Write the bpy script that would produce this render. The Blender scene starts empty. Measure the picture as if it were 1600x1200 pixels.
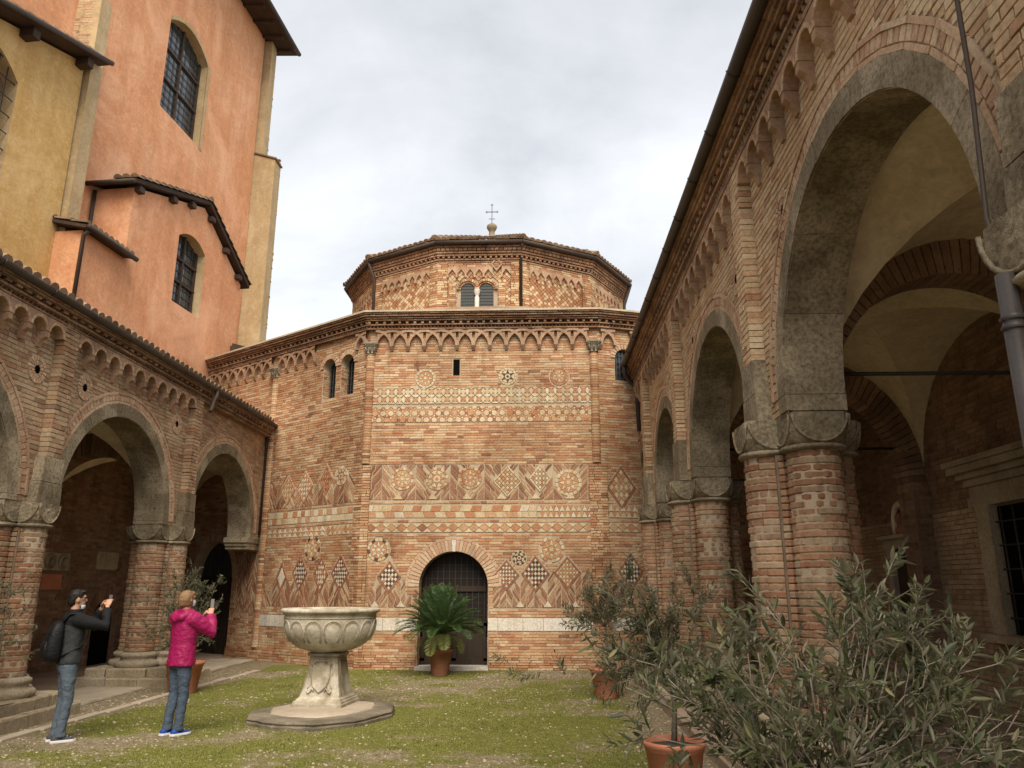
import bpy, math, random
import numpy as np
from mathutils import Vector, Matrix, Quaternion
random.seed(7); RNG = np.random.default_rng(7)
S = bpy.context.scene
COL = S.collection
PI = math.pi
R = math.radians

# ------------------------------------------------------------------ camera, sky, sun, exposure
cam_d = bpy.data.cameras.new('camera'); cam = bpy.data.objects.new('camera', cam_d); COL.objects.link(cam)
CAM = Vector((0, 0, 1.75)); PITCH = R(14.7); YAW = R(2.1)
cam.location = CAM; cam.rotation_euler = (PI/2 + PITCH, 0, YAW)
cam_d.sensor_width = 36; cam_d.lens = 27.0; cam_d.clip_end = 2000; cam_d.clip_start = .05
S.camera = cam
SUN_EL, SUN_AZ = R(50), R(174)          # azimuth clockwise from +Y
w = bpy.data.worlds.new('World'); S.world = w; w.use_nodes = True
nt = w.node_tree; nt.nodes.clear()
def wn(t, **k):
    n = nt.nodes.new(t)
    for a, b in k.items(): setattr(n, a, b)
    return n
sky = wn('ShaderNodeTexSky', sky_type='NISHITA', sun_disc=False, sun_elevation=SUN_EL, sun_rotation=SUN_AZ)
bg1 = wn('ShaderNodeBackground'); bg1.inputs[1].default_value = .1
nt.links.new(sky.outputs[0], bg1.inputs[0])
tc = wn('ShaderNodeTexCoord')
sep = wn('ShaderNodeSeparateXYZ'); nt.links.new(tc.outputs['Generated'], sep.inputs[0])
# clouds on a flat ceiling above: direction.xy / (z + .25)
zz = wn('ShaderNodeMath', operation='ABSOLUTE'); nt.links.new(sep.outputs[2], zz.inputs[0])
za = wn('ShaderNodeMath', operation='ADD'); za.inputs[1].default_value = .22; nt.links.new(zz.outputs[0], za.inputs[0])
dx = wn('ShaderNodeMath', operation='DIVIDE'); nt.links.new(sep.outputs[0], dx.inputs[0]); nt.links.new(za.outputs[0], dx.inputs[1])
dy = wn('ShaderNodeMath', operation='DIVIDE'); nt.links.new(sep.outputs[1], dy.inputs[0]); nt.links.new(za.outputs[0], dy.inputs[1])
cmb = wn('ShaderNodeCombineXYZ'); nt.links.new(dx.outputs[0], cmb.inputs[0]); nt.links.new(dy.outputs[0], cmb.inputs[1]); cmb.inputs[2].default_value = 5.7
n1 = wn('ShaderNodeTexNoise'); n1.inputs['Scale'].default_value = 1.5; n1.inputs['Detail'].default_value = 9; n1.inputs['Roughness'].default_value = .57; n1.inputs['Distortion'].default_value = .3
nt.links.new(cmb.outputs[0], n1.inputs['Vector'])
cr = wn('ShaderNodeValToRGB'); e = cr.color_ramp.elements
e[0].position = .33; e[0].color = (.44, .45, .47, 1); e[1].position = .68; e[1].color = (.69, .70, .715, 1)
m_ = cr.color_ramp.elements.new(.47); m_.color = (.54, .55, .565, 1)
nt.links.new(n1.outputs['Fac'], cr.inputs[0])
bg2 = wn('ShaderNodeBackground'); bg2.inputs[1].default_value = .42
nt.links.new(cr.outputs[0], bg2.inputs[0])
mx = wn('ShaderNodeMixShader'); mx.inputs[0].default_value = .93
nt.links.new(bg1.outputs[0], mx.inputs[1]); nt.links.new(bg2.outputs[0], mx.inputs[2])
wo = wn('ShaderNodeOutputWorld'); nt.links.new(mx.outputs[0], wo.inputs[0])
sun_d = bpy.data.lights.new('sun', 'SUN'); sun = bpy.data.objects.new('sun', sun_d); COL.objects.link(sun)
sun_d.energy = 1.5; sun_d.angle = R(45); sun_d.color = (1, .9, .76)
sv = Vector((math.sin(SUN_AZ)*math.cos(SUN_EL), math.cos(SUN_AZ)*math.cos(SUN_EL), math.sin(SUN_EL)))
sun.rotation_euler = sv.to_track_quat('Z', 'Y').to_euler()
S.view_settings.view_transform = 'Standard'; S.view_settings.look = 'None'
S.view_settings.exposure = 1.93; S.view_settings.gamma = 1; S.view_settings.use_curve_mapping = False

# ------------------------------------------------------------------ object helpers
WM = {}
def wm(o): return WM[o.name] if o else Matrix.Identity(4)
def link(o, parent=None, world=None):
    COL.objects.link(o)
    world = world or Matrix.Identity(4)
    if parent:
        o.parent = parent; o.matrix_parent_inverse = wm(parent).inverted()
    o.matrix_basis = world; WM[o.name] = world
    return o
def tag(o, label=None, cat=None, group=None, kind=None):
    if label: o['label'] = label
    if cat: o['category'] = cat
    if group: o['group'] = group
    if kind: o['kind'] = kind
    return o
def thing(name, label, cat, loc=(0, 0, 0), group=None):
    o = bpy.data.objects.new(name, None); o.empty_display_size = .1
    link(o, None, Matrix.Translation(loc)); return tag(o, label, cat, group)
def mesh_obj(name, me, mats, parent=None, world=None):
    o = bpy.data.objects.new(name, me)
    if mats is not None and len(me.materials) == 0:
        for m in (mats if isinstance(mats, (list, tuple)) else [mats]): me.materials.append(m)
    return link(o, parent, world)
class MB:
    """collects faces into one mesh"""
    def __init__(s): s.v = []; s.f = []; s.r = []; s.m = []; s.s = []
    def add(s, vs, fs, r=0., m=0, smooth=False):
        b = len(s.v); s.v.extend(tuple(p) for p in vs)
        for f in fs:
            s.f.append(tuple(b+i for i in f)); s.r.append(r); s.m.append(m); s.s.append(smooth)
    def box(s, c, h, rot=None, r=0., m=0):
        c = Vector(c); vs = []
        for sx in (-1, 1):
            for sy in (-1, 1):
                for sz in (-1, 1):
                    p = Vector((sx*h[0], sy*h[1], sz*h[2]))
                    if rot: p = rot @ p
                    vs.append(c+p)
        s.add(vs, [(0,1,3,2), (4,6,7,5), (0,4,5,1), (2,3,7,6), (0,2,6,4), (1,5,7,3)], r, m)
    def bar(s, a, b, w_, h_, up=(0, 0, 1), r=0., m=0):
        a = Vector(a); b = Vector(b); d = (b-a).normalized(); up = Vector(up)
        x = d.cross(up)
        if x.length < 1e-4: x = d.cross(Vector((1, 0, 0)))
        x.normalize(); y = x.cross(d); vs = []
        for p in (a, b):
            for sx, sy in ((-1,-1), (1,-1), (1,1), (-1,1)): vs.append(p + x*sx*w_/2 + y*sy*h_/2)
        s.add(vs, [(0,1,2,3), (7,6,5,4), (0,4,5,1), (1,5,6,2), (2,6,7,3), (3,7,4,0)], r, m)
    def tube(s, pts, rad, n=8, r=0., m=0, caps=True, smooth=True, sx=1., upv=None):
        pts = [Vector(p) for p in pts]
        if not hasattr(rad, '__len__'): rad = [rad]*len(pts)
        vs = []; prev = None
        for i, p in enumerate(pts):
            d = (pts[min(i+1, len(pts)-1)] - pts[max(i-1, 0)]).normalized()
            a = prev if prev is not None else (Vector(upv) if upv else (Vector((0, 0, 1)) if abs(d.z) < .9 else Vector((1, 0, 0))))
            x = a - d*a.dot(d)
            if x.length < 1e-5: x = d.orthogonal()
            x.normalize(); y = d.cross(x); prev = x
            for k in range(n):
                t = 2*PI*k/n; vs.append(p + x*(math.cos(t)*rad[i]) + y*(math.sin(t)*rad[i]*sx))
        fs = [(i*n+k, i*n+(k+1) % n, (i+1)*n+(k+1) % n, (i+1)*n+k) for i in range(len(pts)-1) for k in range(n)]
        if caps: fs += [tuple(range(n))[::-1], tuple(range((len(pts)-1)*n, len(pts)*n))]
        s.add(vs, fs, r, m, smooth)
    def lathe(s, prof, c=(0, 0, 0), n=24, r=0., m=0, smooth=True, cap=False, jit=0.):
        c = Vector(c); vs = []
        for (rr, z) in prof:
            for k in range(n):
                t = 2*PI*k/n; q = rr*(1+random.uniform(-jit, jit)); vs.append(c+Vector((q*math.cos(t), q*math.sin(t), z)))
        fs = [(i*n+k, i*n+(k+1) % n, (i+1)*n+(k+1) % n, (i+1)*n+k) for i in range(len(prof)-1) for k in range(n)]
        if cap: fs += [tuple(range(n))[::-1], tuple(range((len(prof)-1)*n, len(prof)*n))]
        s.add(vs, fs, r, m, smooth)
    def loft(s, rings, r=0., m=0, smooth=True, caps=True, closed=True):
        n = len(rings[0]); vs = [p for q in rings for p in q]; kk = n if closed else n-1
        fs = [(i*n+k, i*n+(k+1) % n, (i+1)*n+(k+1) % n, (i+1)*n+k) for i in range(len(rings)-1) for k in range(kk)]
        if caps: fs += [tuple(range(n))[::-1], tuple(range((len(rings)-1)*n, len(rings)*n))]
        s.add(vs, fs, r, m, smooth)
    def mesh(s, name):
        me = bpy.data.meshes.new(name); me.from_pydata(s.v, [], s.f)
        me.polygons.foreach_set('material_index', s.m)
        me.polygons.foreach_set('use_smooth', s.s)
        a = me.attributes.new('rnd', 'FLOAT', 'FACE'); a.data.foreach_set('value', s.r)
        me.update(); return me
    def build(s, name, mats, parent=None, kind=None, world=None):
        if not s.f: return None
        o = mesh_obj(name, s.mesh(name), mats, parent, world)
        if kind: o['kind'] = kind
        return o

class Fr:
    """a wall's own frame: a along it, b up, d out of it"""
    def __init__(s, O, u, n): s.O = Vector(O); s.u = Vector(u).normalized(); s.n = Vector(n).normalized(); s.v = Vector((0, 0, 1))
    def __call__(s, a, b, d=0.): return s.O + s.u*a + s.v*b + s.n*d
    def mat(s, a, b, d, sa, sb, sd):
        M = Matrix.Identity(4)
        for i, (ax, k) in enumerate(((s.u, sa), (s.v, sb), (s.n, sd))):
            for j in range(3): M[j][i] = ax[j]*k
        p = s(a, b, d)
        for j in range(3): M[j][3] = p[j]
        return M

def shown(p):
    """how near a point is to the photographed view (only used to choose which pieces become objects of their own)"""
    d = p - CAM; f = Vector((-math.sin(YAW)*math.cos(PITCH), math.cos(YAW)*math.cos(PITCH), math.sin(PITCH)))
    r_ = Vector((math.cos(YAW), math.sin(YAW), 0)); z = d.dot(f)
    if z < .3: return 0
    if abs(d.dot(r_)/z) > .66 or abs(d.dot(r_.cross(f))/z) > .49: return 0
    return 1/(z*z)

def plate_mesh(mb, pts, d0, d1, F, r=0., m=0, bev=.004):
    """polygon in a wall frame, raised from d0 to d1 with a small bevel"""
    n = len(pts); cx = sum(p[0] for p in pts)/n; cy = sum(p[1] for p in pts)/n
    vs = [F(p[0], p[1], d0) for p in pts] + [F(p[0], p[1], d1-bev) for p in pts]
    for p in pts:
        L = math.hypot(cx-p[0], cy-p[1]) or 1; k = min(.4, bev*1.3/L); vs.append(F(p[0]+(cx-p[0])*k, p[1]+(cy-p[1])*k, d1))
    fs = []
    for i in range(n):
        j = (i+1) % n; fs += [(i, j, n+j, n+i), (n+i, n+j, 2*n+j, 2*n+i)]
    fs.append(tuple(range(2*n, 3*n)))
    mb.add(vs, fs, r, m)

def clip_poly(pts, u0, u1, v0, v1):
    for ax, lim, sg in ((0, u0, 1), (0, u1, -1), (1, v0, 1), (1, v1, -1)):
        out = []
        for i in range(len(pts)):
            a, b = pts[i], pts[(i+1) % len(pts)]; da = (a[ax]-lim)*sg; db = (b[ax]-lim)*sg
            if da >= 0: out.append(a)
            if (da > 0 > db) or (da < 0 < db):
                t = da/(da-db); out.append((a[0]+(b[0]-a[0])*t, a[1]+(b[1]-a[1])*t))
        pts = out
        if len(pts) < 3: return None
    A = sum(pts[i][0]*pts[(i+1) % len(pts)][1]-pts[(i+1) % len(pts)][0]*pts[i][1] for i in range(len(pts)))/2
    return pts if abs(A) > 2e-4 else None

UNIT = []; DEEP = []
def unit_brick(deep=False):
    """brick mesh of size 1 x 1 x 1 (a, b, d), d from -1 to 0, a few worn variants shared by all single bricks"""
    if not UNIT:
        rr = random.Random(3)
        for q in range(4):
            mb = MB(); j = lambda k: rr.uniform(-k, k)
            pts = [(-.5+j(.01), -.5+j(.05)), (.5+j(.01), -.5+j(.05)), (.5+j(.01), .5+j(.05)), (-.5+j(.01), .5+j(.05))]
            vs = [(a, b, -1) for a, b in pts] + [(a, b, -.03) for a, b in pts] + [(a*.975, b*.86, j(.006)) for a, b in pts]
            fs = [(3, 2, 1, 0)] + [f for i in range(4) for f in ((i, (i+1) % 4, 4+(i+1) % 4, 4+i), (4+i, 4+(i+1) % 4, 8+(i+1) % 4, 8+i))] + [(8, 9, 10, 11)]
            mb.add(vs, fs); DEEP.append(mb.mesh('brick_block'))
        for q in range(7):
            mb = MB(); F = Fr((0, 0, 0), (1, 0, 0), (0, 1, 0)); j = lambda k: rr.uniform(-k, k)
            pts = [(-.5+j(.02), -.5+j(.06)), (.5+j(.02), -.5+j(.06)), (.5+j(.02), .5+j(.06)), (-.5+j(.02), .5+j(.06))]
            vs = [(p[0], p[1], -1) for p in pts] + [(p[0], p[1], -.2) for p in pts] + [(p[0]*.965, p[1]*.84, j(.12)) for p in pts]
            fs = [(0,1,2,3)[::-1]] + [f for i in range(4) for f in ((i, (i+1) % 4, 4+(i+1) % 4, 4+i), (4+i, 4+(i+1) % 4, 8+(i+1) % 4, 8+i))] + [(8,9,10,11)]
            mb.add(vs, fs); UNIT.append(mb.mesh('brick_block'))
    return random.choice(DEEP if deep else UNIT)

class Pieces:
    """countable pieces of a wall: the largest in view become objects, the rest one joined part"""
    def __init__(s, name, parent, mat, limit=300): s.name = name; s.parent = parent; s.mat = mat; s.limit = limit; s.b = []; s.p = []
    def brick(s, F, u0, u1, v0, v1, d0, d1):
        c = F((u0+u1)/2, (v0+v1)/2, d1); s.b.append((shown(c)*(u1-u0)*(v1-v0)*abs((CAM-c).normalized().dot(F.n)), F, u0, u1, v0, v1, d0, d1))
    def poly(s, F, pts, d0, d1, r=None, bev=.004):
        n = len(pts); c = F(sum(p[0] for p in pts)/n, sum(p[1] for p in pts)/n, d1)
        A = abs(sum(pts[i][0]*pts[(i+1) % n][1]-pts[(i+1) % n][0]*pts[i][1] for i in range(n)))/2
        s.p.append((shown(c)*A*abs((CAM-c).normalized().dot(F.n)), 'poly', (F, pts, d0, d1, random.random() if r is None else r, bev)))
    def solid(s, vs, fs, r=None, smooth=False):
        c = sum((Vector(v) for v in vs), Vector())/len(vs); s.p.append((shown(c)*.02, 'solid', (vs, fs, random.random() if r is None else r, smooth)))
    def done(s, share=True):
        allp = sorted([(m[0], 0, i) for i, m in enumerate(s.b)] + [(m[0], 1, i) for i, m in enumerate(s.p)], reverse=True)
        single = set((k, i) for m, k, i in allp[:s.limit] if m > 0)
        rest = MB(); world = Matrix.Identity(4)
        for i, (m, F, u0, u1, v0, v1, d0, d1) in enumerate(s.b):
            if (0, i) in single:
                o = bpy.data.objects.new(s.name, unit_brick(d1-d0 > .035))
                if not o.data.materials: o.data.materials.append(s.mat)
                link(o, s.parent, F.mat((u0+u1)/2, (v0+v1)/2, d1+random.uniform(-.003, .003), u1-u0, v1-v0, d1-d0))
                o.material_slots[0].link = 'OBJECT'; o.material_slots[0].material = s.mat
            else:
                j = lambda k: random.uniform(-k, k); q = .0035
                plate_mesh(rest, [(u0+j(q), v0+j(q)), (u1+j(q), v0+j(q)), (u1+j(q), v1+j(q)), (u0+j(q), v1+j(q))], d0, d1+j(.003), F, random.random(), 0, .005)
        for i, (m, k, a) in enumerate(s.p):
            if (1, i) in single:
                mb = MB()
                if k == 'poly': plate_mesh(mb, a[1], a[2], a[3], a[0], a[4], 0, a[5])
                else: mb.add(a[0], a[1], a[2], 0, a[3])
                mb.build(s.name, s.mat, s.parent)
            else:
                if k == 'poly': plate_mesh(rest, a[1], a[2], a[3], a[0], a[4], 0, a[5])
                else: rest.add(a[0], a[1], a[2], 0, a[3])
        rest.build(s.name, s.mat, s.parent, 'stuff' if len(allp) > s.limit else 'stuff')

def lay(F, PC, u0, u1, v0, v1, course=.06, length=.27, blocked=None, d0=-.01, d1=.006, joint=.009, vary=.25, minlen=.05):
    """lay courses of bricks over a rectangle of a wall, around what is blocked(u, v)"""
    nc = max(1, round((v1-v0)/course)); ch = (v1-v0)/nc; us = np.arange(u0, u1+.0101, .02)
    for c in range(nc):
        va = v0+c*ch; vb = va+ch
        if blocked is not None:
            free = ~(blocked(us, va+.2*ch) | blocked(us, va+.8*ch)); runs = []; st = None
            for i, ok in enumerate(free):
                if ok and st is None: st = us[i]
                if st is not None and (not ok or i == len(us)-1):
                    en = us[i] if ok else us[i-1]
                    if en-st > .03: runs.append((st, min(en, u1)))
                    st = None
        else: runs = [(u0, u1)]
        for a, b in runs:
            x = a - random.uniform(0, .6)*length if b-a > length else a
            while x < b-.015:
                L = length*random.choice((1, 1, 1, .55, .8))*random.uniform(1-vary*.4, 1+vary*.4); y = x+L
                xa = max(x, a); yb = min(y, b)
                if b-yb < minlen: yb = b
                if yb-xa > .02: PC.brick(F, xa+joint/2, yb-joint/2, va+joint/2, vb-joint/2, d0, d1)
                x = max(yb, y) if yb == b else yb
                if yb == b: break

# ------------------------------------------------------------------ materials
MAT = {}
def newmat(name):
    m = bpy.data.materials.new(name); m.use_nodes = True; t = m.node_tree; t.nodes.clear()
    b = t.nodes.new('ShaderNodeBsdfPrincipled'); o = t.nodes.new('ShaderNodeOutputMaterial'); t.links.new(b.outputs[0], o.inputs[0])
    MAT[name] = m; return m, t, b
def nd(t, ty, **k):
    n = t.nodes.new(ty)
    for a, b in k.items(): setattr(n, a, b)
    return n
def noise(t, vec, scale, detail=4, rough=.55, dist=0.):
    n = nd(t, 'ShaderNodeTexNoise'); n.inputs['Scale'].default_value = scale; n.inputs['Detail'].default_value = detail
    n.inputs['Roughness'].default_value = rough; n.inputs['Distortion'].default_value = dist; t.links.new(vec, n.inputs['Vector']); return n.outputs['Fac']
def ramp(t, fac, stops, interp='LINEAR'):
    n = nd(t, 'ShaderNodeValToRGB'); n.color_ramp.interpolation = interp; e = n.color_ramp.elements
    while len(e) > 1: e.remove(e[-1])
    for i, (p, c) in enumerate(stops):
        q = e[0] if i == 0 else e.new(p)
        q.position = p; q.color = (*(c if hasattr(c, '__len__') else (c, c, c)), 1)
    t.links.new(fac, n.inputs[0]); return n.outputs[0]
def mix(t, mode, fac, a, b):
    n = nd(t, 'ShaderNodeMix', data_type='RGBA', blend_type=mode)
    for s_, v in ((0, fac), (6, a), (7, b)):
        if isinstance(v, (int, float)): n.inputs[s_].default_value = v if s_ == 0 else (v, v, v, 1)
        elif isinstance(v, tuple): n.inputs[s_].default_value = (*v, 1)
        else: t.links.new(v, n.inputs[s_])
    return n.outputs[2]
def math_(t, op, a, b=0., c=None):
    n = nd(t, 'ShaderNodeMath', operation=op)
    for i, v in enumerate((a, b) if c is None else (a, b, c)):
        if isinstance(v, (int, float)): n.inputs[i].default_value = v
        else: t.links.new(v, n.inputs[i])
    return n.outputs[0]
def bump(t, b, h, strength=.5, dist=.01):
    n = nd(t, 'ShaderNodeBump'); n.inputs['Strength'].default_value = strength; n.inputs['Distance'].default_value = dist
    t.links.new(h, n.inputs['Height']); t.links.new(n.outputs[0], b.inputs['Normal'])
def pos(t): return nd(t, 'ShaderNodeNewGeometry').outputs['Position']
def scaled(t, vec, sx, sy, sz):
    n = nd(t, 'ShaderNodeMapping'); n.inputs['Scale'].default_value = (sx, sy, sz); t.links.new(vec, n.inputs[0]); return n.outputs[0]

def brick_mat(name, cols, grime=(.55, .5, .45), use_obj=True, interp='LINEAR', gscale=.55, glo=.42, ghi=.62, gamt=.75, rough=.88, con=1., smear=.0):
    m, t, b = newmat(name); p = pos(t)
    at = nd(t, 'ShaderNodeAttribute', attribute_name='rnd').outputs['Fac']
    if use_obj:
        oi = nd(t, 'ShaderNodeObjectInfo').outputs['Random']; at = math_(t, 'FRACT', math_(t, 'ADD', at, oi))
    c = ramp(t, at, cols, interp)
    f1 = noise(t, p, 28, 5); f2 = noise(t, p, 140, 3)
    c = mix(t, 'MULTIPLY', 1., c, ramp(t, f1, [(.25, (1-.34*con, 1-.36*con, 1-.38*con)), (.55, (1, 1, 1)), (.8, (1+.16*con, 1+.14*con, 1+.1*con))]))
    c = mix(t, 'MULTIPLY', 1., c, ramp(t, f2, [(.3, 1-.2*con), (.6, 1+.05*con)]))
    if smear: c = mix(t, 'MIX', math_(t, 'MULTIPLY', ramp(t, noise(t, p, 5, 7, .7), [(.38, 0), (.62, 1)]), smear), c, (.47, .35, .235))
    g = noise(t, p, gscale, 6, .62); gm = ramp(t, g, [(glo, 1), (ghi, 0)])
    c = mix(t, 'MULTIPLY', math_(t, 'MULTIPLY', gm, gamt), c, grime)
    drip = noise(t, scaled(t, p, 3.5, 3.5, .45), 1.6, 5, .6); dm = ramp(t, drip, [(.52, 0), (.72, 1)])
    c = mix(t, 'MULTIPLY', math_(t, 'MULTIPLY', dm, .7), c, (.6, .55, .5))
    t.links.new(c, b.inputs['Base Color']); b.inputs['Roughness'].default_value = rough; b.inputs['Specular IOR Level'].default_value = .25
    bump(t, b, math_(t, 'ADD', f1, math_(t, 'MULTIPLY', f2, .6)), .55, .012); return m
def plain_mat(name, stops, scale=3., detail=6, rough=.85, bs=.4, bd=.01, fine=60, spec=.3, metal=0., stretch=(1, 1, 1), dist=0.):
    m, t, b = newmat(name); p = scaled(t, pos(t), *stretch)
    f = noise(t, p, scale, detail, .6, dist); c = ramp(t, f, stops); f2 = noise(t, p, fine, 4)
    c = mix(t, 'MULTIPLY', 1., c, ramp(t, f2, [(.3, .84), (.65, 1.07)]))
    t.links.new(c, b.inputs['Base Color']); b.inputs['Roughness'].default_value = rough; b.inputs['Specular IOR Level'].default_value = spec; b.inputs['Metallic'].default_value = metal
    bump(t, b, math_(t, 'ADD', f, f2), bs, bd); return m

brick_mat('octagon_brick', [(0, (.43,.18,.09)), (.18, (.5,.25,.13)), (.4, (.55,.32,.17)), (.62, (.59,.38,.22)), (.8, (.62,.45,.275)), (.92, (.68,.53,.34)), (.96, (.4,.18,.1)), (1, (.25,.125,.075))], smear=.2)
brick_mat('zigzag_brick', [(0, (.24,.11,.06)), (.3, (.35,.17,.095)), (.6, (.43,.24,.14)), (.85, (.52,.35,.21)), (1, (.6,.46,.3))], gamt=.6)
brick_mat('tan_brick', [(0, (.4,.22,.13)), (.2, (.49,.31,.19)), (.5, (.56,.41,.26)), (.75, (.6,.46,.3)), (.9, (.47,.25,.14)), (1, (.28,.18,.12))], smear=.35, glo=.45, ghi=.66)
brick_mat('pink_brick', [(0, (.5,.29,.16)), (.25, (.58,.39,.23)), (.6, (.63,.46,.285)), (.85, (.67,.52,.335)), (.95, (.46,.23,.125)), (1, (.34,.2,.125))], smear=.35, glo=.4, ghi=.6, gamt=.55)
brick_mat('pier_brick', [(0, (.38,.17,.095)), (.3, (.46,.24,.14)), (.6, (.49,.31,.19)), (.85, (.5,.38,.25)), (1, (.28,.16,.105))], smear=.3, grime=(.45,.42,.38), glo=.48, ghi=.68)
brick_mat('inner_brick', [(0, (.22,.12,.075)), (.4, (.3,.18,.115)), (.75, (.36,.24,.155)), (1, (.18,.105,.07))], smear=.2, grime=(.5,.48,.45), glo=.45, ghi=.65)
brick_mat('cornice_brick', [(0, (.33,.17,.1)), (.4, (.42,.24,.14)), (.75, (.48,.32,.2)), (1, (.26,.16,.11))], grime=(.42,.39,.35), glo=.44, ghi=.62, gamt=.75)
brick_mat('ring_brick', [(0, (.5,.31,.2)), (.5, (.58,.4,.26)), (.8, (.62,.47,.32)), (1, (.46,.27,.17))], gamt=.5)
brick_mat('drum_brick', [(0, (.38,.17,.085)), (.35, (.46,.25,.13)), (.62, (.5,.31,.17)), (.7, (.6,.45,.27)), (1, (.64,.49,.3))])
brick_mat('inlay', [(0, (.66,.58,.45)), (.2, (.62,.52,.35)), (.4, (.56,.44,.27)), (.6, (.47,.22,.11)), (.8, (.28,.12,.07)), (1, (.075,.055,.05))], use_obj=False, gamt=.4)
brick_mat('terracotta_arch', [(0, (.42,.24,.15)), (.6, (.5,.33,.215)), (1, (.44,.3,.2))], smear=.3, use_obj=False, grime=(.5,.46,.42))
brick_mat('roof_tile', [(0, (.26,.16,.105)), (.4, (.34,.22,.14)), (.7, (.4,.28,.19)), (1, (.22,.15,.11))], grime=(.45,.45,.4))
brick_mat('stone', [(0, (.3,.245,.165)), (.5, (.345,.285,.195)), (1, (.4,.33,.23))], grime=(.5,.48,.44), glo=.44, ghi=.6, gscale=1.6, gamt=.9, con=1.7)
brick_mat('pale_stone', [(0, (.42,.35,.24)), (.5, (.47,.39,.27)), (1, (.4,.34,.25))], grime=(.5,.47,.43), glo=.42, ghi=.6)
brick_mat('white_marble', [(0, (.66,.6,.5)), (.5, (.74,.69,.6)), (1, (.6,.56,.5))], grime=(.6,.57,.5), glo=.38, ghi=.55, rough=.6)
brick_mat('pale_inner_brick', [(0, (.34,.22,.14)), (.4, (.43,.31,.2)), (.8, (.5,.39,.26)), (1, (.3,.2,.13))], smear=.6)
plain_mat('mortar', [(.3, (.33,.25,.17)), (.7, (.43,.34,.24))], 4, 6, .95)
plain_mat('dark_mortar', [(.3, (.17,.12,.08)), (.7, (.24,.175,.12))], 4, 6, .95)
def plaster(name, stops, scale=1.1, chips=False):
    m, t, b = newmat(name); p = pos(t)
    f = noise(t, scaled(t, p, 1, .8, .7), scale, 9, .66, .6); c = ramp(t, f, stops); f2 = noise(t, p, 6, 8, .7, 1.6); f3 = noise(t, p, 70, 3)
    c = mix(t, 'MULTIPLY', 1., c, ramp(t, f2, [(.28, .8), (.5, 1.), (.72, 1.22)]))
    d = noise(t, scaled(t, p, 2.6, 2.6, .22), 1.1, 7, .65); c = mix(t, 'MULTIPLY', ramp(t, d, [(.46, 0), (.72, .85)]), c, (.83, .8, .76)); pt = noise(t, p, .45, 6, .6, 1.); c = mix(t, 'MIX', ramp(t, pt, [(.52, 0), (.68, .4)]), c, tuple(min(1, q*1.25+.06) for q in stops[-1][1]))
    tm = noise(t, scaled(t, p, 1, 1, 2.6), 3.2, 8, .72, 2.4); c = mix(t, 'MIX', ramp(t, tm, [(.56, 0), (.66, .3)]), c, tuple(min(1, q*1.2+.05) for q in stops[-1][1]))
    if chips: ck = noise(t, scaled(t, p, 1, 1, 2.), 5, 5, .6, 3.); c = mix(t, 'MULTIPLY', ramp(t, ck, [(.68, 0), (.7, .8)]), c, (.55, .48, .42))
    t.links.new(c, b.inputs['Base Color']); b.inputs['Roughness'].default_value = .93; b.inputs['Specular IOR Level'].default_value = .15
    bump(t, b, math_(t, 'ADD', f2, math_(t, 'MULTIPLY', f3, .5)), .5, .02)
plaster('plaster_cream', [(.25, (.58,.49,.34)), (.5, (.66,.57,.4)), (.75, (.72,.63,.46))], 1.3, True)
plaster('orange_plaster', [(.25, (.58,.255,.125)), (.5, (.66,.325,.17)), (.75, (.71,.41,.25))])
plaster('yellow_plaster', [(.25, (.5,.305,.11)), (.5, (.57,.365,.14)), (.75, (.62,.44,.21))])
plaster('beige_plaster', [(.25, (.4,.29,.15)), (.5, (.46,.34,.19)), (.75, (.54,.42,.25))], 2.)
plain_mat('gutter_metal', [(.3, (.035,.028,.025)), (.7, (.055,.044,.038))], 2, 4, .5, .1, .004, spec=.4)
plain_mat('brown_metal', [(.3, (.045,.032,.024)), (.7, (.065,.046,.034))], 2, 4, .6, .1, .004, spec=.25)
plain_mat('dark_wood', [(.3, (.025,.017,.012)), (.7, (.05,.033,.022))], 3, 5, .75, .4, .01, stretch=(9, 9, .6))
plain_mat('beam_wood', [(.3, (.045,.028,.02)), (.7, (.075,.048,.033))], 3, 5, .8, .4, .01)
plain_mat('iron', [(.3, (.02,.018,.016)), (.7, (.04,.035,.03))], 6, 4, .6, .2, .004, spec=.4)
plain_mat('old_stone', [(.3, (.36,.29,.2)), (.5, (.46,.385,.28)), (.7, (.52,.45,.34))], 2.5, 7, .9, .6, .02)
brick_mat('font_marble', [(0, (.5,.45,.36)), (.5, (.54,.49,.395)), (1, (.58,.53,.43))], use_obj=False, grime=(.5,.46,.38), gscale=2.2, glo=.42, ghi=.6, gamt=.85, con=.6)
plain_mat('slab_stone', [(.3, (.17,.145,.105)), (.5, (.27,.23,.17)), (.7, (.36,.31,.23))], 3., 7, .92, .7, .02)
plain_mat('terracotta', [(.3, (.4,.15,.085)), (.7, (.5,.205,.12))], 2.5, 5, .75, .15, .006)
plain_mat('old_terracotta', [(.3, (.2,.085,.05)), (.7, (.32,.14,.08))], 4, 5, .8, .2, .006)
plain_mat('twig', [(.3, (.13,.105,.075)), (.7, (.25,.21,.155))], 14, 5, .85, .4, .006)
plain_mat('soil', [(.3, (.04,.028,.018)), (.7, (.09,.065,.045))], 20, 5, .95, .8, .02)
plain_mat('bark', [(.3, (.1,.082,.06)), (.7, (.2,.17,.125))], 14, 5, .9, .6, .01)
plain_mat('paving', [(.3, (.3,.245,.18)), (.7, (.43,.36,.27))], 1.3, 7, .9, .3, .01)
plain_mat('inner_floor', [(.3, (.24,.165,.115)), (.7, (.34,.25,.18))], 1.3, 7, .85, .3, .01)
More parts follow.
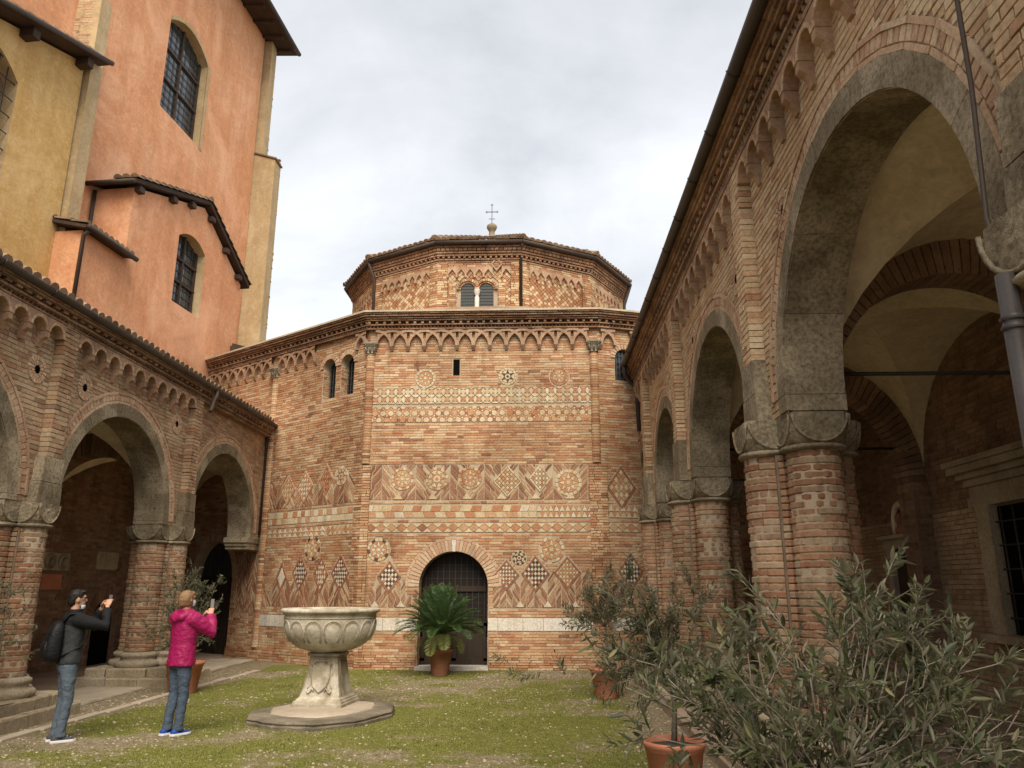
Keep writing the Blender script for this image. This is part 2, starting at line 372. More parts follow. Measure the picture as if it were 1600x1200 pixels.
def glass_mat(name, col, rough=.12):
    m, t, b = newmat(name); f = noise(t, pos(t), 3.5, 2)
    b.inputs['Base Color'].default_value = (*col, 1); b.inputs['Roughness'].default_value = rough; b.inputs['Specular IOR Level'].default_value = .8
    bump(t, b, f, .12, .02)
glass_mat('dark_glass', (.035, .042, .045)); glass_mat('leaded_glass', (.035, .037, .035), .45); MAT['leaded_glass'].node_tree.nodes['Principled BSDF'].inputs['Specular IOR Level'].default_value = .4; glass_mat('black_glass', (.012, .01, .008), .3)
glass_mat('door_pane', (.02, .014, .01), .5); MAT['door_pane'].node_tree.nodes['Principled BSDF'].inputs['Specular IOR Level'].default_value = .12
MAT['black_glass'].node_tree.nodes['Principled BSDF'].inputs['Specular IOR Level'].default_value = .2
def simple(name, col, rough=.7, spec=.3, metal=0.):
    m, t, b = newmat(name); b.inputs['Base Color'].default_value = (*col, 1); b.inputs['Roughness'].default_value = rough; b.inputs['Specular IOR Level'].default_value = spec; b.inputs['Metallic'].default_value = metal
simple('void', (.006, .005, .004), 1, 0); simple('lead', (.05, .05, .05), .6)
M = MAT
# ------------------------------------------------------------------ octagonal brick church
AX, BX, FY = -4.03, 1.38, 17.4
FRONT = Fr((AX, FY, 0), (1, 0, 0), (0, -1, 0)); FW = BX-AX
aL, aR = R(35), R(17)
LEFT = Fr((AX, FY, 0), (-math.cos(aL), math.sin(aL), 0), (-math.sin(aL), -math.cos(aL), 0)); LW = 7.35
RIGHT = Fr((BX, FY, 0), (math.cos(aR), math.sin(aR), 0), (math.sin(aR), -math.cos(aR), 0)); RW = 5.2
octo = thing('octagonal_church', 'octagonal red brick church with inlaid mosaic bands and a twelve sided drum', 'church', (-1.3, 20, 0))

def sheet(mb, F, u0, u1, v0, v1, d=0., r=0., m=0):
    mb.add([F(u0, v0, d), F(u1, v0, d), F(u1, v1, d), F(u0, v1, d)], [(0, 1, 2, 3)], r, m)
def arch_pts(uc, vs, r, n=14, k=1.):
    return [(uc-r*math.cos(PI*i/n), vs+k*r*math.sin(PI*i/n)) for i in range(n+1)]
def wall_with_arches(mb, F, u0, u1, v0, v1, arches, d=0., thick=.4, soffit=True):
    """wall sheet with arched openings (uc, sill, spring, radius) and their reveals"""
    x = u0
    for uc, sill, vs, r in sorted(arches):
        sheet(mb, F, x, uc-r, v0, v1, d)
        if sill > v0: sheet(mb, F, uc-r, uc+r, v0, sill, d)
        P = arch_pts(uc, vs, r)
        for a, b in zip(P[:-1], P[1:]):
            mb.add([F(a[0], a[1], d), F(b[0], b[1], d), F(b[0], v1, d), F(a[0], v1, d)], [(0, 1, 2, 3)])
        if soffit:
            Q = [(uc-r, sill)] + P + [(uc+r, sill)]
            for a, b in zip(Q[:-1], Q[1:]):
                mb.add([F(a[0], a[1], d), F(b[0], b[1], d), F(b[0], b[1], d-thick), F(a[0], a[1], d-thick)], [(0, 1, 2, 3)])
            if sill > v0: mb.add([F(uc-r, sill, d), F(uc+r, sill, d), F(uc+r, sill, d-thick), F(uc-r, sill, d-thick)], [(0, 1, 2, 3)])
        x = uc+r
    sheet(mb, F, x, u1, v0, v1, d)

inlay = Pieces('inlay_tile', None, M['inlay']); marble = Pieces('marble_block', None, M['white_marble'])
obr = Pieces('brick', None, M['octagon_brick']); obr_l = Pieces('brick', None, M['octagon_brick']); obr_r = Pieces('brick', None, M['octagon_brick']); zig = Pieces('zigzag_brick', octo, M['zigzag_brick'])
RNDP = {'w': (.0, .08), 'c': (.2, .42), 'r': (.5, .62), 'b': (.72, .8), 'k': (.93, 1.)}
def rp(k): return random.uniform(*RNDP[k])
def put(F, pts, k, rect=None, d1=.012, d0=-.01, bev=.003):
    if rect: pts = clip_poly(pts, *rect)
    if pts: inlay.poly(F, pts, d0, d1, rp(k), bev)
def rosette(F, uc, vc, rad, n=8, ring='cr', star='c', field='r', heart=False):
    nseg = 16
    for k in range(nseg):
        a0, a1 = 2*PI*k/nseg, 2*PI*(k+1)/nseg
        am = (a0+a1)/2; c = ring[k % len(ring)]
        if c == '_': continue
        pts = [(uc+q*rad*math.cos(a), vc+q*rad*math.sin(a)) for q, a in ((.78, a0+.02), (.78, a1-.02), (1, a1-.02), (1, am), (1, a0+.02))]
        put(F, pts, c)
    ri, ro = rad*.36, rad*.75
    for k in range(n):
        a = 2*PI*k/n + PI/2; h = PI/n
        put(F, [(uc+ri*math.cos(a-h), vc+ri*math.sin(a-h)), (uc+ro*math.cos(a), vc+ro*math.sin(a)), (uc+ri*math.cos(a+h), vc+ri*math.sin(a+h))], star)
        b = a+h
        put(F, [(uc+ri*1.06*math.cos(b), vc+ri*1.06*math.sin(b)), (uc+ro*math.cos(b-h*.93), vc+ro*math.sin(b-h*.93)), (uc+ro*math.cos(b), vc+ro*math.sin(b)), (uc+ro*math.cos(b+h*.93), vc+ro*math.sin(b+h*.93))], field, d1=.009)
    put(F, [(uc+ri*.92*math.cos(2*PI*k/10), vc+ri*.92*math.sin(2*PI*k/10)) for k in range(10)], field, d1=.010)
    put(F, [(uc+ri*.42*math.cos(2*PI*k/8), vc+ri*.42*math.sin(2*PI*k/8)) for k in range(8)], star, d1=.016)
def checker(F, uc, vc, hw, hh, n=6, cols='wk', frame='b'):
    for i in range(n):
        for j in range(n):
            def q(a, b): s_, t_ = a/n, b/n; return (uc+(s_-t_)*hw, vc+(s_+t_-1)*hh)
            g = .06
            put(F, [q(i+g, j+g), q(i+1-g, j+g), q(i+1-g, j+1-g), q(i+g, j+1-g)], cols[(i+j) % 2] if random.random() > .06 else 'r')
    w1 = 1+.055/hw; w0 = 1+.008/hw
    if frame:
        D = [(1, 0), (0, 1), (-1, 0), (0, -1)]
        for k in range(4):
            a, b = D[k], D[(k+1) % 4]
            for t0, t1 in ((.01, .49), (.51, .99)):
                L = lambda t, w_: (uc+(a[0]+(b[0]-a[0])*t)*hw*w_, vc+(a[1]+(b[1]-a[1])*t)*hh*w_)
                put(F, [L(t0, w0), L(t1, w0), L(t1, w1), L(t0, w1)], frame, d1=.014)
def chevrons(F, PC, u0, u1, v0, v1, P, amp, vp, top=None, skip=None, phase=0.):
    """zigzag rows of bricks clipped to a rectangle; top(u) is the upper edge"""
    h = P/2; i0 = int((u0-phase)/h)-1; i1 = int((u1-phase)/h)+2; k = -int(amp/vp)-2
    while v0+k*vp < v1:
        for i in range(i0, i1):
            ua, ub = phase+i*h, phase+(i+1)*h; ya, yb = (0, amp) if i % 2 == 0 else (amp, 0)
            cut = random.uniform(.35, .65)
            for t0, t1 in ((0, cut), (cut, 1)):
                e = .02; xa, xb = ua+(ub-ua)*t0+e*.5, ua+(ub-ua)*t1-e*.5; za, zb = ya+(yb-ya)*t0, ya+(yb-ya)*t1
                y0 = v0+k*vp+.011; y1 = y0+vp-.022
                pts = clip_poly([(xa, y0+za), (xb, y0+zb), (xb, y1+zb), (xa, y1+za)], u0, u1, v0, v1)
                if not pts: continue
                cu = sum(p[0] for p in pts)/len(pts); cv = sum(p[1] for p in pts)/len(pts)
                if top and cv > top(cu): continue
                if skip and skip(np.array([cu]), cv)[0]: continue
                PC.poly(F, pts, -.01, .007+random.uniform(-.002, .003))
        k += 1
def blocker(rects=(), circs=(), diams=(), extra=None):
    def f(u, v):
        o = np.zeros(u.shape, bool)
        for a, b, c, d in rects:
            if c <= v <= d: o |= (u > a) & (u < b)
        for q in circs:
            if len(q) == 3 or v >= q[1]: o |= (u-q[0])**2+(v-q[1])**2 < q[2]**2
        for a, b, hw, hh in diams: o |= np.abs(u-a)/hw+abs(v-b)/hh < 1
        if extra is not None: o |= extra(u, v)
        return o
    return f
def hexband(F, u0, u1, v0, v1, a):
    L = a*(1+math.sqrt(3)); rect = (u0, u1, v0, v1); ny = int((v1-v0)/(L*.866))+3; nx = int((u1-u0)/L)+3
    c = lambda i, j: (u0+i*L+(j*.5 % 1)*L, v0+j*L*.866+a*.7)
    for j in range(-1, ny):
        for i in range(-1, nx):
            x, y = c(i, j)
            put(F, [(x+a*.95*math.cos(R(30+60*k)), y+a*.95*math.sin(R(30+60*k))) for k in range(6)], random.choice('cccr' if (i//5) % 3 else 'ccrc'), rect)
            for q in range(3):
                th = R(60*q); mx_, my = x+L/2*math.cos(th), y+L/2*math.sin(th); s_ = a*.44; k1, k2 = math.cos(th), math.sin(th)
                put(F, [(mx_+s_*(p*k1-r_*k2)*1.0, my+s_*(p*k2+r_*k1)) for p, r_ in ((-1.5,-1), (1.5,-1), (1.5,1), (-1.5,1))], random.choice('rrrb'), rect, .009)
            for q in range(2):
                th = R(30+60*q); d_ = L/math.sqrt(3); gx, gy = x+d_*math.cos(th), y+d_*math.sin(th); rr = a*.5
                put(F, [(gx+rr*math.cos(th+PI+k*2*PI/3), gy+rr*math.sin(th+PI+k*2*PI/3)) for k in range(3)], random.choice('cwc'), rect, .010)
def petals(F, u0, u1, v0, v1, s_):
    rect = (u0, u1, v0, v1); nx = int((u1-u0)/s_)+2; ny = int((v1-v0)/s_)+2
    for i in range(-1, nx):
        for j in range(-1, ny):
            x, y = u0+i*s_, v0+j*s_
            put(F, [(x+.1*s_, y+.5*s_), (x+.5*s_, y+.1*s_), (x+.9*s_, y+.5*s_), (x+.5*s_, y+.9*s_)], random.choice('rrrc'), rect, .009)
            for hx in (0, 1):
                lens = [(t, .2*math.sin(PI*t)) for t in (.06, .25, .5, .75, .94)] + [(t, -.2*math.sin(PI*t)) for t in (.75, .5, .25)]
                pts = [(x+p*s_, y+q*s_) if hx else (x+q*s_, y+p*s_) for p, q in lens]
                put(F, pts if not hx else pts[::-1], random.choice('cccw'), rect, .012)
def triband(F, u0, u1, v0, v1, n, c='cr'):
    w_ = (u1-u0)/n; h = v1-v0; vm = (v0+v1)/2; g = .006
    for i in range(n):
        x = u0+i*w_
        put(F, [(x+g, vm), (x+w_/2, v0+g), (x+w_-g, vm), (x+w_/2, v1-g)], 'r' if random.random() < .8 else 'b')
        for sg in (0, 1):
            y = v0+g if sg else v1-g; yy = vm-.0-g*1.5 if sg else vm+g*1.5
            put(F, [(x-w_/2+g*2, y), (x+w_/2-g*2, y), (x, vm+(-g if sg else g))] if sg else [(x+w_/2-g*2, y), (x-w_/2+g*2, y), (x, vm+g)], 'c', (u0, u1, v0, v1))
def squareband(F, u0, u1, v0, v1, w_, slant=.3):
    vm = (v0+v1)/2
    for row in range(2):
        a, b = (v0, vm) if row == 0 else (vm, v1); x = u0-.1*row; sl = slant*(b-a)*(1 if row else -1); i = row
        while x < u1:
            L = w_*random.uniform(.85, 1.2)
            put(F, [(x+.006, a+.005), (x+L-.006, a+.005), (x+L-.006+sl, b-.005), (x+.006+sl, b-.005)], random.choice('ccw' if i % 2 else 'rcr'), (u0, u1, v0, v1), .008); x += L; i += 1
def saw(F, u0, u1, v0, v1, w_):
    n = round((u1-u0)/w_); w_ = (u1-u0)/n; vm = (v0+v1)/2
    for row in range(2):
        a, b = (v0, vm) if row == 0 else (vm, v1)
        for i in range(n):
            x = u0+i*w_
            put(F, [(x+.004, a+.004), (x+w_-.004, a+.004), (x+w_/2, b-.004)], random.choice('ccw'))
            put(F, [(x+w_*.54, b-.004), (x+w_, a+.01), (x+w_*1.46, b-.004)], 'r', (u0, u1, a, b), .009)

# ---- front face
U = lambda X: X-AX
fw = MB()
door_u, door_r, door_s = U(-1.93), .765, 1.72
wall_with_arches(fw, FRONT, 0, FW, 0, 8.03, [(door_u, 0, door_s, door_r)], -.004, .45)
sl_u, sl_w = U(-1.95), .07
front_wall = fw.build('front_wall', M['mortar'], octo)
slit = MB()
slit.box(FRONT(sl_u, 6.74, .004), (.075, .01, .19)); slit.build('slit_window', M['void'], octo)
pcs = [inlay, obr, marble]
for p_ in pcs: p_.parent = octo
obr.parent = front_wall
ros = [(U(-2.68), 6.47, .235, dict(n=8, ring='c', star='c', field='r')), (U(-.74), 6.5, .21, dict(n=6, ring='c', star='k', field='c')), (U(.47), 6.5, .22, dict(n=8, ring='r', star='c', field='r')),
       (U(-3.14), 4.1, .26, dict(n=8, ring='rc', star='c', field='r')), (U(-2.35), 4.1, .26, dict(n=8, ring='cr', star='r', field='c')), (U(-1.59), 4.12, .26, dict(n=8, ring='rrc', star='c', field='r')), (U(.64), 4.0, .3, dict(n=8, ring='c', star='c', field='r')),
       (U(-3.62), 2.52, .25, dict(n=8, ring='cck', star='w', field='r')), (U(-.48), 2.34, .15, dict(n=5, ring='ck', star='k', field='c')), (U(.24), 2.52, .28, dict(n=8, ring='ccr_', star='c', field='r'))]
for a, b, c, k in ros: rosette(FRONT, a, b, c, **k)
dia_f = [(U(-3.36), 1.93, .22, .28, 6, 'wk'), (U(-.76), 1.97, .23, .27, 7, 'wb'), (U(-.12), 2.0, .26, .33, 7, 'wk'), (U(.58), 2.02, .25, .29, 7, 'cr')]
for a, b, hw, hh, n, c in dia_f: checker(FRONT, a, b, hw, hh, n, c)
dia_u = [(U(-.74), 4.04, .28, .3, 6, 'cr'), (U(.0), 4.1, .2, .25, 5, 'wr')]
for a, b, hw, hh, n, c in dia_u: checker(FRONT, a, b, hw, hh, n, c, 'c')
lowtop_l = lambda u: 1.55+.85*max(0, 1-abs(u-U(-3.36))/.42)
def lowtop_r(u): return 1.9+.12*math.cos((u-U(-.5))*9)+.3*sum(max(0, 1-abs(u-q)/.3) for q in (U(-.76), U(-.12), U(.58)))
circ_f = [(a, b, c*1.03) for a, b, c, k in ros]; dm_f = [(a, b, hw+.07, hh+.085) for a, b, hw, hh, n, c in dia_f+dia_u]
sk = blocker((), circ_f, dm_f)
pil_l = .12; pil_r = FW-.16
zb0, zb1 = 1.29, 2.42
chevrons(FRONT, zig, pil_l+.12, U(-2.85), zb0, zb1, .56, .36, .085, lowtop_l, sk, U(-3.36)-.29)
chevrons(FRONT, zig, U(-1.05), pil_r-.08, zb0, zb1, .6, .38, .085, lowtop_r, sk, U(-.76)-.3)
for a in (-3.08, -3.65, -.46, .14, .74):
    put(FRONT, [(U(a)-.09, 1.295), (U(a)+.09, 1.295), (U(a), 1.42)], 'w', None, .014)
chevrons(FRONT, zig, .14, FW-.18, 3.63, 4.42, .78, .42, .09, None, sk, .03)
for k in range(7):
    u = .03+.78*(k+.0)+.39*1; put(FRONT, [(u-.1+.39, 3.64), (u+.1+.39, 3.64), (u+.39, 3.78)], 'c', (.14, FW-.18, 3.63, 4.4), .014)
petals(FRONT, .1, FW-.12, 5.86, 6.23, .187); hexband(FRONT, .1, FW-.12, 5.42, 5.79, .068)
squareband(FRONT, .1, U(-.1), 3.22, 3.5, .21); saw(FRONT, U(-.08), FW-.2, 3.22, 3.5, .13); triband(FRONT, .1, FW-.2, 2.9, 3.1, 22)
x = .02
while x < FW-.02:                                                     # white marble course
    L = random.uniform(.3, .62)
    for a, b in ((x, min(x+L, FW)),):
        if b > door_u-door_r-.02 and a < door_u+door_r+.02:
            if a < door_u-door_r-.15: b = door_u-door_r
            elif b > door_u+door_r+.15: a = door_u+door_r
            else: continue
        marble.poly(FRONT, [(a+.004, .8), (b-.004, .8), (b-.004, 1.06), (a+.004, 1.06)], -.01, .012)
    x += L
vou = Pieces('arch_brick', octo, M['ring_brick'], 120)
def voussoirs(F, PC, uc, vs, r0, r1, n, a0=0., a1=PI, d0=-.02, d1=.014, kv=1., gap=.006):
    for k in range(n):
        t0, t1 = a0+(a1-a0)*k/n, a0+(a1-a0)*(k+1)/n
        pts = [(uc+r*math.cos(t), vs+kv*r*math.sin(t)) for r, t in ((r0, t0+gap/r0), (r1, t0+gap/r1), (r1, t1-gap/r1), (r0, t1-gap/r0))]
        PC.poly(F, pts, d0, d1+random.uniform(-.002, .003))
voussoirs(FRONT, vou, door_u, door_s, door_r, door_r+.245, 17, 0, PI*.485); voussoirs(FRONT, vou, door_u, door_s, door_r, door_r+.245, 17, PI*.515, PI)
voussoirs(FRONT, vou, door_u, door_s, door_r+.25, door_r+.3, 16)
marble.poly(FRONT, [(door_u-.035, door_s+door_r-.01), (door_u+.035, door_s+door_r-.01), (door_u+.05, door_s+door_r+.24), (door_u-.05, door_s+door_r+.24)], -.02, .018)
rect_f = [(0, FW, 5.855, 6.24), (0, FW, 5.41, 5.795), (0, FW, 3.215, 3.505), (0, FW, 2.895, 3.105), (0, FW, 3.625, 4.425), (0, FW, .795, 1.065), (door_u-door_r, door_u+door_r, 0, door_s), (sl_u-.09, sl_u+.09, 6.54, 6.94)]
for a in (-1, 1): pass
def low_extra(u, v):
    o = np.zeros(u.shape, bool)
    if zb0 <= v <= zb1:
        for i, x in enumerate(u):
            if pil_l+.12 < x < U(-2.85) and v < lowtop_l(x): o[i] = True
            elif U(-1.05) < x < pil_r-.08 and v < lowtop_r(x): o[i] = True
    return o
blk = blocker(rect_f, circ_f+[(door_u, door_s, door_r+.3, 1)], dm_f, low_extra)
lay(FRONT, obr, 0, FW, .3, 8.03, .06, .28, blk)
# stepped plinth
for v0, v1, d in ((.0, .1, .06), (.1, .2, .055), (.2, .3, .04), (.3, .36, .02)):
    for a, b in ((-.02, door_u-door_r-.02), (door_u+door_r+.02, FW+.02)): lay(FRONT, obr, a, b, v0, v1, .065, .27, None, -.02, d)
# corner pilasters: broad flat ones below, half round ones above
def round_pil(F, PC, u, v0, v1, r):
    n = int((v1-v0)/.062)
    for c in range(n):
        va = v0+(v1-v0)*c/n+.004; vb = v0+(v1-v0)*(c+1)/n-.004; q = r*random.uniform(.97, 1.03); vs = []
        seg = 6
        for z in (va, vb):
            for k in range(seg+1): t = PI*k/seg; vs.append(F(u-q*math.cos(t), z, q*math.sin(t)*.8))
        fs = [(k, k+1, seg+2+k, seg+1+k) for k in range(seg)] + [tuple(range(seg+1))[::-1], tuple(range(seg+1, 2*seg+2))]
        PC.solid(vs, fs)
pilp = Pieces('pilaster_brick', octo, M['octagon_brick'], 200)
for u, F in ((.03, FRONT), (FW-.09, FRONT), (3.6, LEFT)): round_pil(F, pilp, u, 4.45 if F is FRONT else .3, 7.1, .1)
for F, u0, u1 in ((FRONT, -.03, .16), (FRONT, FW-.27, FW+.02), (LEFT, -.02, .26), (RIGHT, -.03, .14)): lay(F, pilp, u0, u1, .3, 4.42, .06, .2, None, -.01, .045)
capm = Pieces('pilaster_capital', octo, M['slab_stone'], 20)
for u, F in ((.03, FRONT), (FW-.09, FRONT), (3.6, LEFT)):
    mb = MB(); rings = []
    for z, h, d in ((7.08, .11, .1), (7.12, .1, .09), (7.22, .12, .12), (7.29, .17, .17), (7.3, .18, .18), (7.34, .18, .18)):
        rings.append([F(u+a*h, z, b*d) for a, b in ((-1, 0), (-1, .7), (-.5, 1), (.5, 1), (1, .7), (1, 0))])
    mb.loft(rings, smooth=False); c = mb.build('pilaster_capital', M['slab_stone'], octo)
    lf = MB()
    for k in (-1, 0, 1):
        for q in (0, 1): lf.tube([F(u+k*.09, 7.1+q*.09, .1), F(u+k*.1, 7.18+q*.09, .13), F(u+k*.12, 7.21+q*.09, .16)], [.022, .02, .012], 6)
    lf.build('carved_leaf', M['slab_stone'], c, 'stuff')

# ---- left face
lw_ = MB(); W1, W2 = (.76, 6.2, 6.98, .235), (1.43, 6.2, 6.98, .235); ldoor = (5.75, 0, 1.95, .95)
wall_with_arches(lw_, LEFT, 0, LW, 0, 8.03, [W1, W2, ldoor], -.004, .4)
left_wall = lw_.build('left_wall', M['mortar'], octo); obr_l.parent = left_wall
dl_u = [(2.75, 4.04, .24, .3, 5, 'cr'), (2.1, 4.08, .27, .33, 6, 'wr'), (1.3, 4.2, .2, .3, 5, 'br')]
dl = [(2.76, 1.93, .15, .26, 1, 'ww'), (2.06, 2.04, .23, .34, 7, 'wk'), (1.3, 1.99, .21, .33, 6, 'wb'), (.63, 2.02, .25, .34, 8, 'kw')]
for a, b, hw, hh, n, c in dl_u+dl: checker(LEFT, a, b, hw, hh, n, c, 'r' if b > 3 else 'b')
rl = [(1.66, 2.6, .28, dict(n=6, ring='crk', star='c', field='r')), (.78, 4.24, .22, dict(n=8, ring='cwr', star='b', field='c'))]
for a, b, c, k in rl: rosette(LEFT, a, b, c, **k)
cl = [(a, b, c*1.03) for a, b, c, k in rl]; dml = [(a, b, hw+.07, hh+.085) for a, b, hw, hh, n, c in dl_u+dl]
skl = blocker((), cl, dml)
ltop = lambda u: 1.6+.75*max([0]+[1-abs(u-q)/.4 for q in (2.76, 2.06, 1.3, .63)])
chevrons(LEFT, zig, .28, 3.45, 1.26, 2.42, .7, .46, .09, ltop, skl, .63-.35)
chevrons(LEFT, zig, 3.75, 4.55, 1.1, 2.5, .4, .3, .085, None, None, 3.75)
chevrons(LEFT, zig, .28, 3.45, 3.6, 4.42, .72, .42, .09, lambda u: 3.95+.45*abs(math.sin((u-.3)*PI/.72)), skl, .3)
squareband(LEFT, .28, 3.45, 3.2, 3.5, .16, .0); triband(LEFT, .28, 1.2, 2.88, 3.1, 6); saw(LEFT, 1.25, 3.45, 2.88, 3.1, .2)
x = .0
while x < 3.5:
    L = random.uniform(.35, .7); marble.poly(LEFT, [(x+.004, .8), (min(x+L, 3.5)-.004, .8), (min(x+L, 3.5)-.004, 1.06), (x+.004, 1.06)], -.01, .012); x += L
def left_extra(u, v):
    o = np.zeros(u.shape, bool)
    for i, x in enumerate(u):
        if .28 < x < 3.45:
            if 1.26 <= v <= 2.42 and v < ltop(x): o[i] = True
            elif 3.6 <= v <= 4.42 and v < 3.95+.45*abs(math.sin((x-.3)*PI/.72)): o[i] = True
        elif 3.75 < x < 4.55 and 1.1 < v < 2.5: o[i] = True
    return o
rect_l = [(.28, 3.45, 3.195, 3.505), (.28, 3.45, 2.875, 3.105), (0, 3.5, .795, 1.065), (ldoor[0]-.95, ldoor[0]+.95, 0, 1.95)] + [(w_[0]-w_[3], w_[0]+w_[3], w_[1], w_[2]) for w_ in (W1, W2)]
bll = blocker(rect_l, cl+[(ldoor[0], 1.95, 1.12, 1), (W1[0], 6.98, .36, 1), (W2[0], 6.98, .36, 1)], dml, left_extra)
lay(LEFT, obr_l, 0, LW, .3, 8.03, .06, .27, bll)
for v0, v1, d in ((.0, .12, .06), (.12, .24, .05), (.24, .3, .03)):
    lay(LEFT, obr_l, .0, ldoor[0]-.97, v0, v1, .065, .27, None, -.02, d)
for w_ in (W1, W2):
    voussoirs(LEFT, vou, w_[0], w_[2], w_[3], w_[3]+.12, 11, 0, PI, -.02, .03)
voussoirs(LEFT, vou, ldoor[0], 1.95, .95, 1.12, 24)
for w_ in (W1, W2):
    for sg in (-1, 1): lay(Fr(LEFT(w_[0]+sg*w_[3], 0, 0), -LEFT.n, -LEFT.u*sg), obr_l, 0, .3, 6.2, 6.98, .06, .2, None, -.01, .005)
# twin window: recess, panes, little column
pw = MB(); sheet(pw, LEFT, .5, 1.7, 6.15, 7.3, -.22); win = pw.build('window', M['black_glass'], octo)
col_u = (W1[0]+W2[0])/2; mc = MB(); mc.lathe([(.075, 6.2), (.075, 6.25), (.05, 6.28), (.046, 6.75), (.06, 6.77), (.06, 6.79), (.075, 6.83), (.12, 6.93), (.12, 6.98)], LEFT(col_u, 0, -.12), 12)
mc.build('colonnette', M['pale_stone'], octo)
bb = MB()
for q in (W1, W2):
    for k in range(-2, 3): bb.bar(LEFT(q[0]+k*.09, 6.2, -.2), LEFT(q[0]+k*.09, 7.15, -.2), .012, .012)
    for k in range(1, 6): bb.bar(LEFT(q[0]-.24, 6.2+k*.16, -.202), LEFT(q[0]+.24, 6.2+k*.16, -.202), .01, .01)
bb.build('window_bar', M['lead'], win, 'stuff')

# ---- right face (mostly behind the arcade)
rw_ = MB(); RWN = (.66, 6.42, 6.96, .23)
wall_with_arches(rw_, RIGHT, 0, RW, 0, 8.03, [RWN], -.004, .3)
right_wall = rw_.build('right_wall', M['mortar'], octo); obr_r.parent = right_wall
checker(RIGHT, .48, 3.9, .3, .42, 5, 'cr', 'b'); checker(RIGHT, .64, 2.05, .25, .34, 7, 'wk')
triband(RIGHT, .16, 1.0, 2.9, 3.1, 4); saw(RIGHT, .16, 1.0, 3.22, 3.5, .13)
rosette(RIGHT, .98, 2.5, .16, n=8, ring='rc', star='r', field='r')
x = .1
while x < 1.2: marble.poly(RIGHT, [(x, .8), (x+.4, .8), (x+.4, 1.06), (x, 1.06)], -.01, .012); x += .41
chevrons(RIGHT, zig, .16, 1.15, 1.29, 1.75, .6, .38, .085, None, blocker((), (), [(.64, 2.05, .32, .42)]), .34)
brr = blocker([(.16, 1.0, 2.895, 3.105), (.16, 1.0, 3.215, 3.505), (0, 1.2, .795, 1.065), (.16, 1.15, 1.29, 1.75), (RWN[0]-.23, RWN[0]+.23, 6.42, 6.96)], [(.98, 2.5, .165), (RWN[0], 6.96, .34, 1)], [(.48, 3.9, .37, .5), (.64, 2.05, .32, .42)])
lay(RIGHT, obr_r, 0, 1.3, .0, 8.03, .06, .27, brr); lay(RIGHT, obr_r, 1.3, RW, 0, 5.2, .08, .3)
voussoirs(RIGHT, vou, RWN[0], 6.96, .23, .34, 12, 0, PI, -.02, .03)
pw = MB(); sheet(pw, RIGHT, .35, .97, 6.35, 7.3, -.12); win = pw.build('window', M['dark_glass'], octo)
bb = MB()
for k in range(-2, 3): bb.bar(RIGHT(RWN[0]+k*.085, 6.42, -.06), RIGHT(RWN[0]+k*.085, 7.18, -.06), .014, .014)
for k in range(0, 5): bb.bar(RIGHT(RWN[0]-.23, 6.48+k*.14, -.062), RIGHT(RWN[0]+.23, 6.48+k*.14, -.062), .014, .014)
bb.build('window_bar', M['lead'], win, 'stuff')

# ---- interlaced corbel arches, sawtooth rows and cornice on the three faces
carch = Pieces('corbel_arch', octo, M['terracotta_arch'], 60); corn = Pieces('cornice_brick', octo, M['cornice_brick'], 120)
def interlaced(F, u0, u1, v0, skip=()):
    n = round((u1-u0)/.386); s_ = (u1-u0)/n; vt = v0+s_*1.02
    for i in range(n):
        a = u0+i*s_; cm = a+s_/2
        if any(q0 < cm < q1 for q0, q1 in skip): continue
        # plate above the pointed opening
        K = 8; rad = s_-.035; env = []
        for k in range(K+1):
            u = a+.035+(s_-.07)*k/K; dl_ = max(a+s_-u, u-a); dd = min(1, dl_/rad); env.append((u, v0+.02+rad*math.sqrt(max(0, 1-dd*dd))))
        vs = []; 
        for d in (.075, -.01):
            for u, v in env: vs.append(F(u, v, d))
            for u, v in env: vs.append(F(u, vt+.03, d))
        N = K+1; fs = [(k, k+1, N+k+1, N+k) for k in range(K)] + [(k, k+1, 2*N+k+1, 2*N+k) for k in range(K)]
        carch.solid(vs, fs, .5)
        # console under the springing
        for uu in ([a] if i else [a, ]) + ([a+s_] if i == n-1 else []):
            h = .036; vs = [F(uu-h, v0-.1, 0), F(uu+h, v0-.1, 0), F(uu-h, v0-.1, .03), F(uu+h, v0-.1, .03), F(uu-h, v0-.02, .09), F(uu+h, v0-.02, .09), F(uu-h, v0+.06, .09), F(uu+h, v0+.06, .09), F(uu-h, vt, .09), F(uu+h, vt, .09), F(uu-h, vt, 0), F(uu+h, vt, 0)]
            carch.solid(vs[:8]+[F(uu-h, v0+.06, 0), F(uu+h, v0+.06, 0)], [(0,1,3,2), (2,3,5,4), (4,5,7,6), (0,2,4,6,8), (1,3,5,7,9), (6,7,9,8)])
        # ribs: one half circle over two spacings
        for sg in (1, -1):
            c_ = a if sg == 1 else a+s_
            vs = []; fs = []; K2 = 7
            for k in range(K2+1):
                t = PI/2*k/K2
                for rr, d in ((s_-.04, -.01), (s_-.04, .1), (s_+.022, .1), (s_+.022, -.01)):
                    vs.append(F(c_+sg*rr*math.cos(t), v0+min(rr*math.sin(t), s_*1.03), d+(.004 if sg == 1 else 0)))
            for k in range(K2): fs += [(4*k+q, 4*k+(q+1) % 4, 4*k+4+(q+1) % 4, 4*k+4+q) for q in range(4)]
            carch.solid(vs, fs)
interlaced(FRONT, .14, FW-.2, 7.25); interlaced(LEFT, .06, 3.47, 7.25, [(.4, 1.85)]); interlaced(LEFT, 3.73, LW-.1, 7.25); interlaced(RIGHT, .06, 1.9, 7.25, [(.35, .95)])
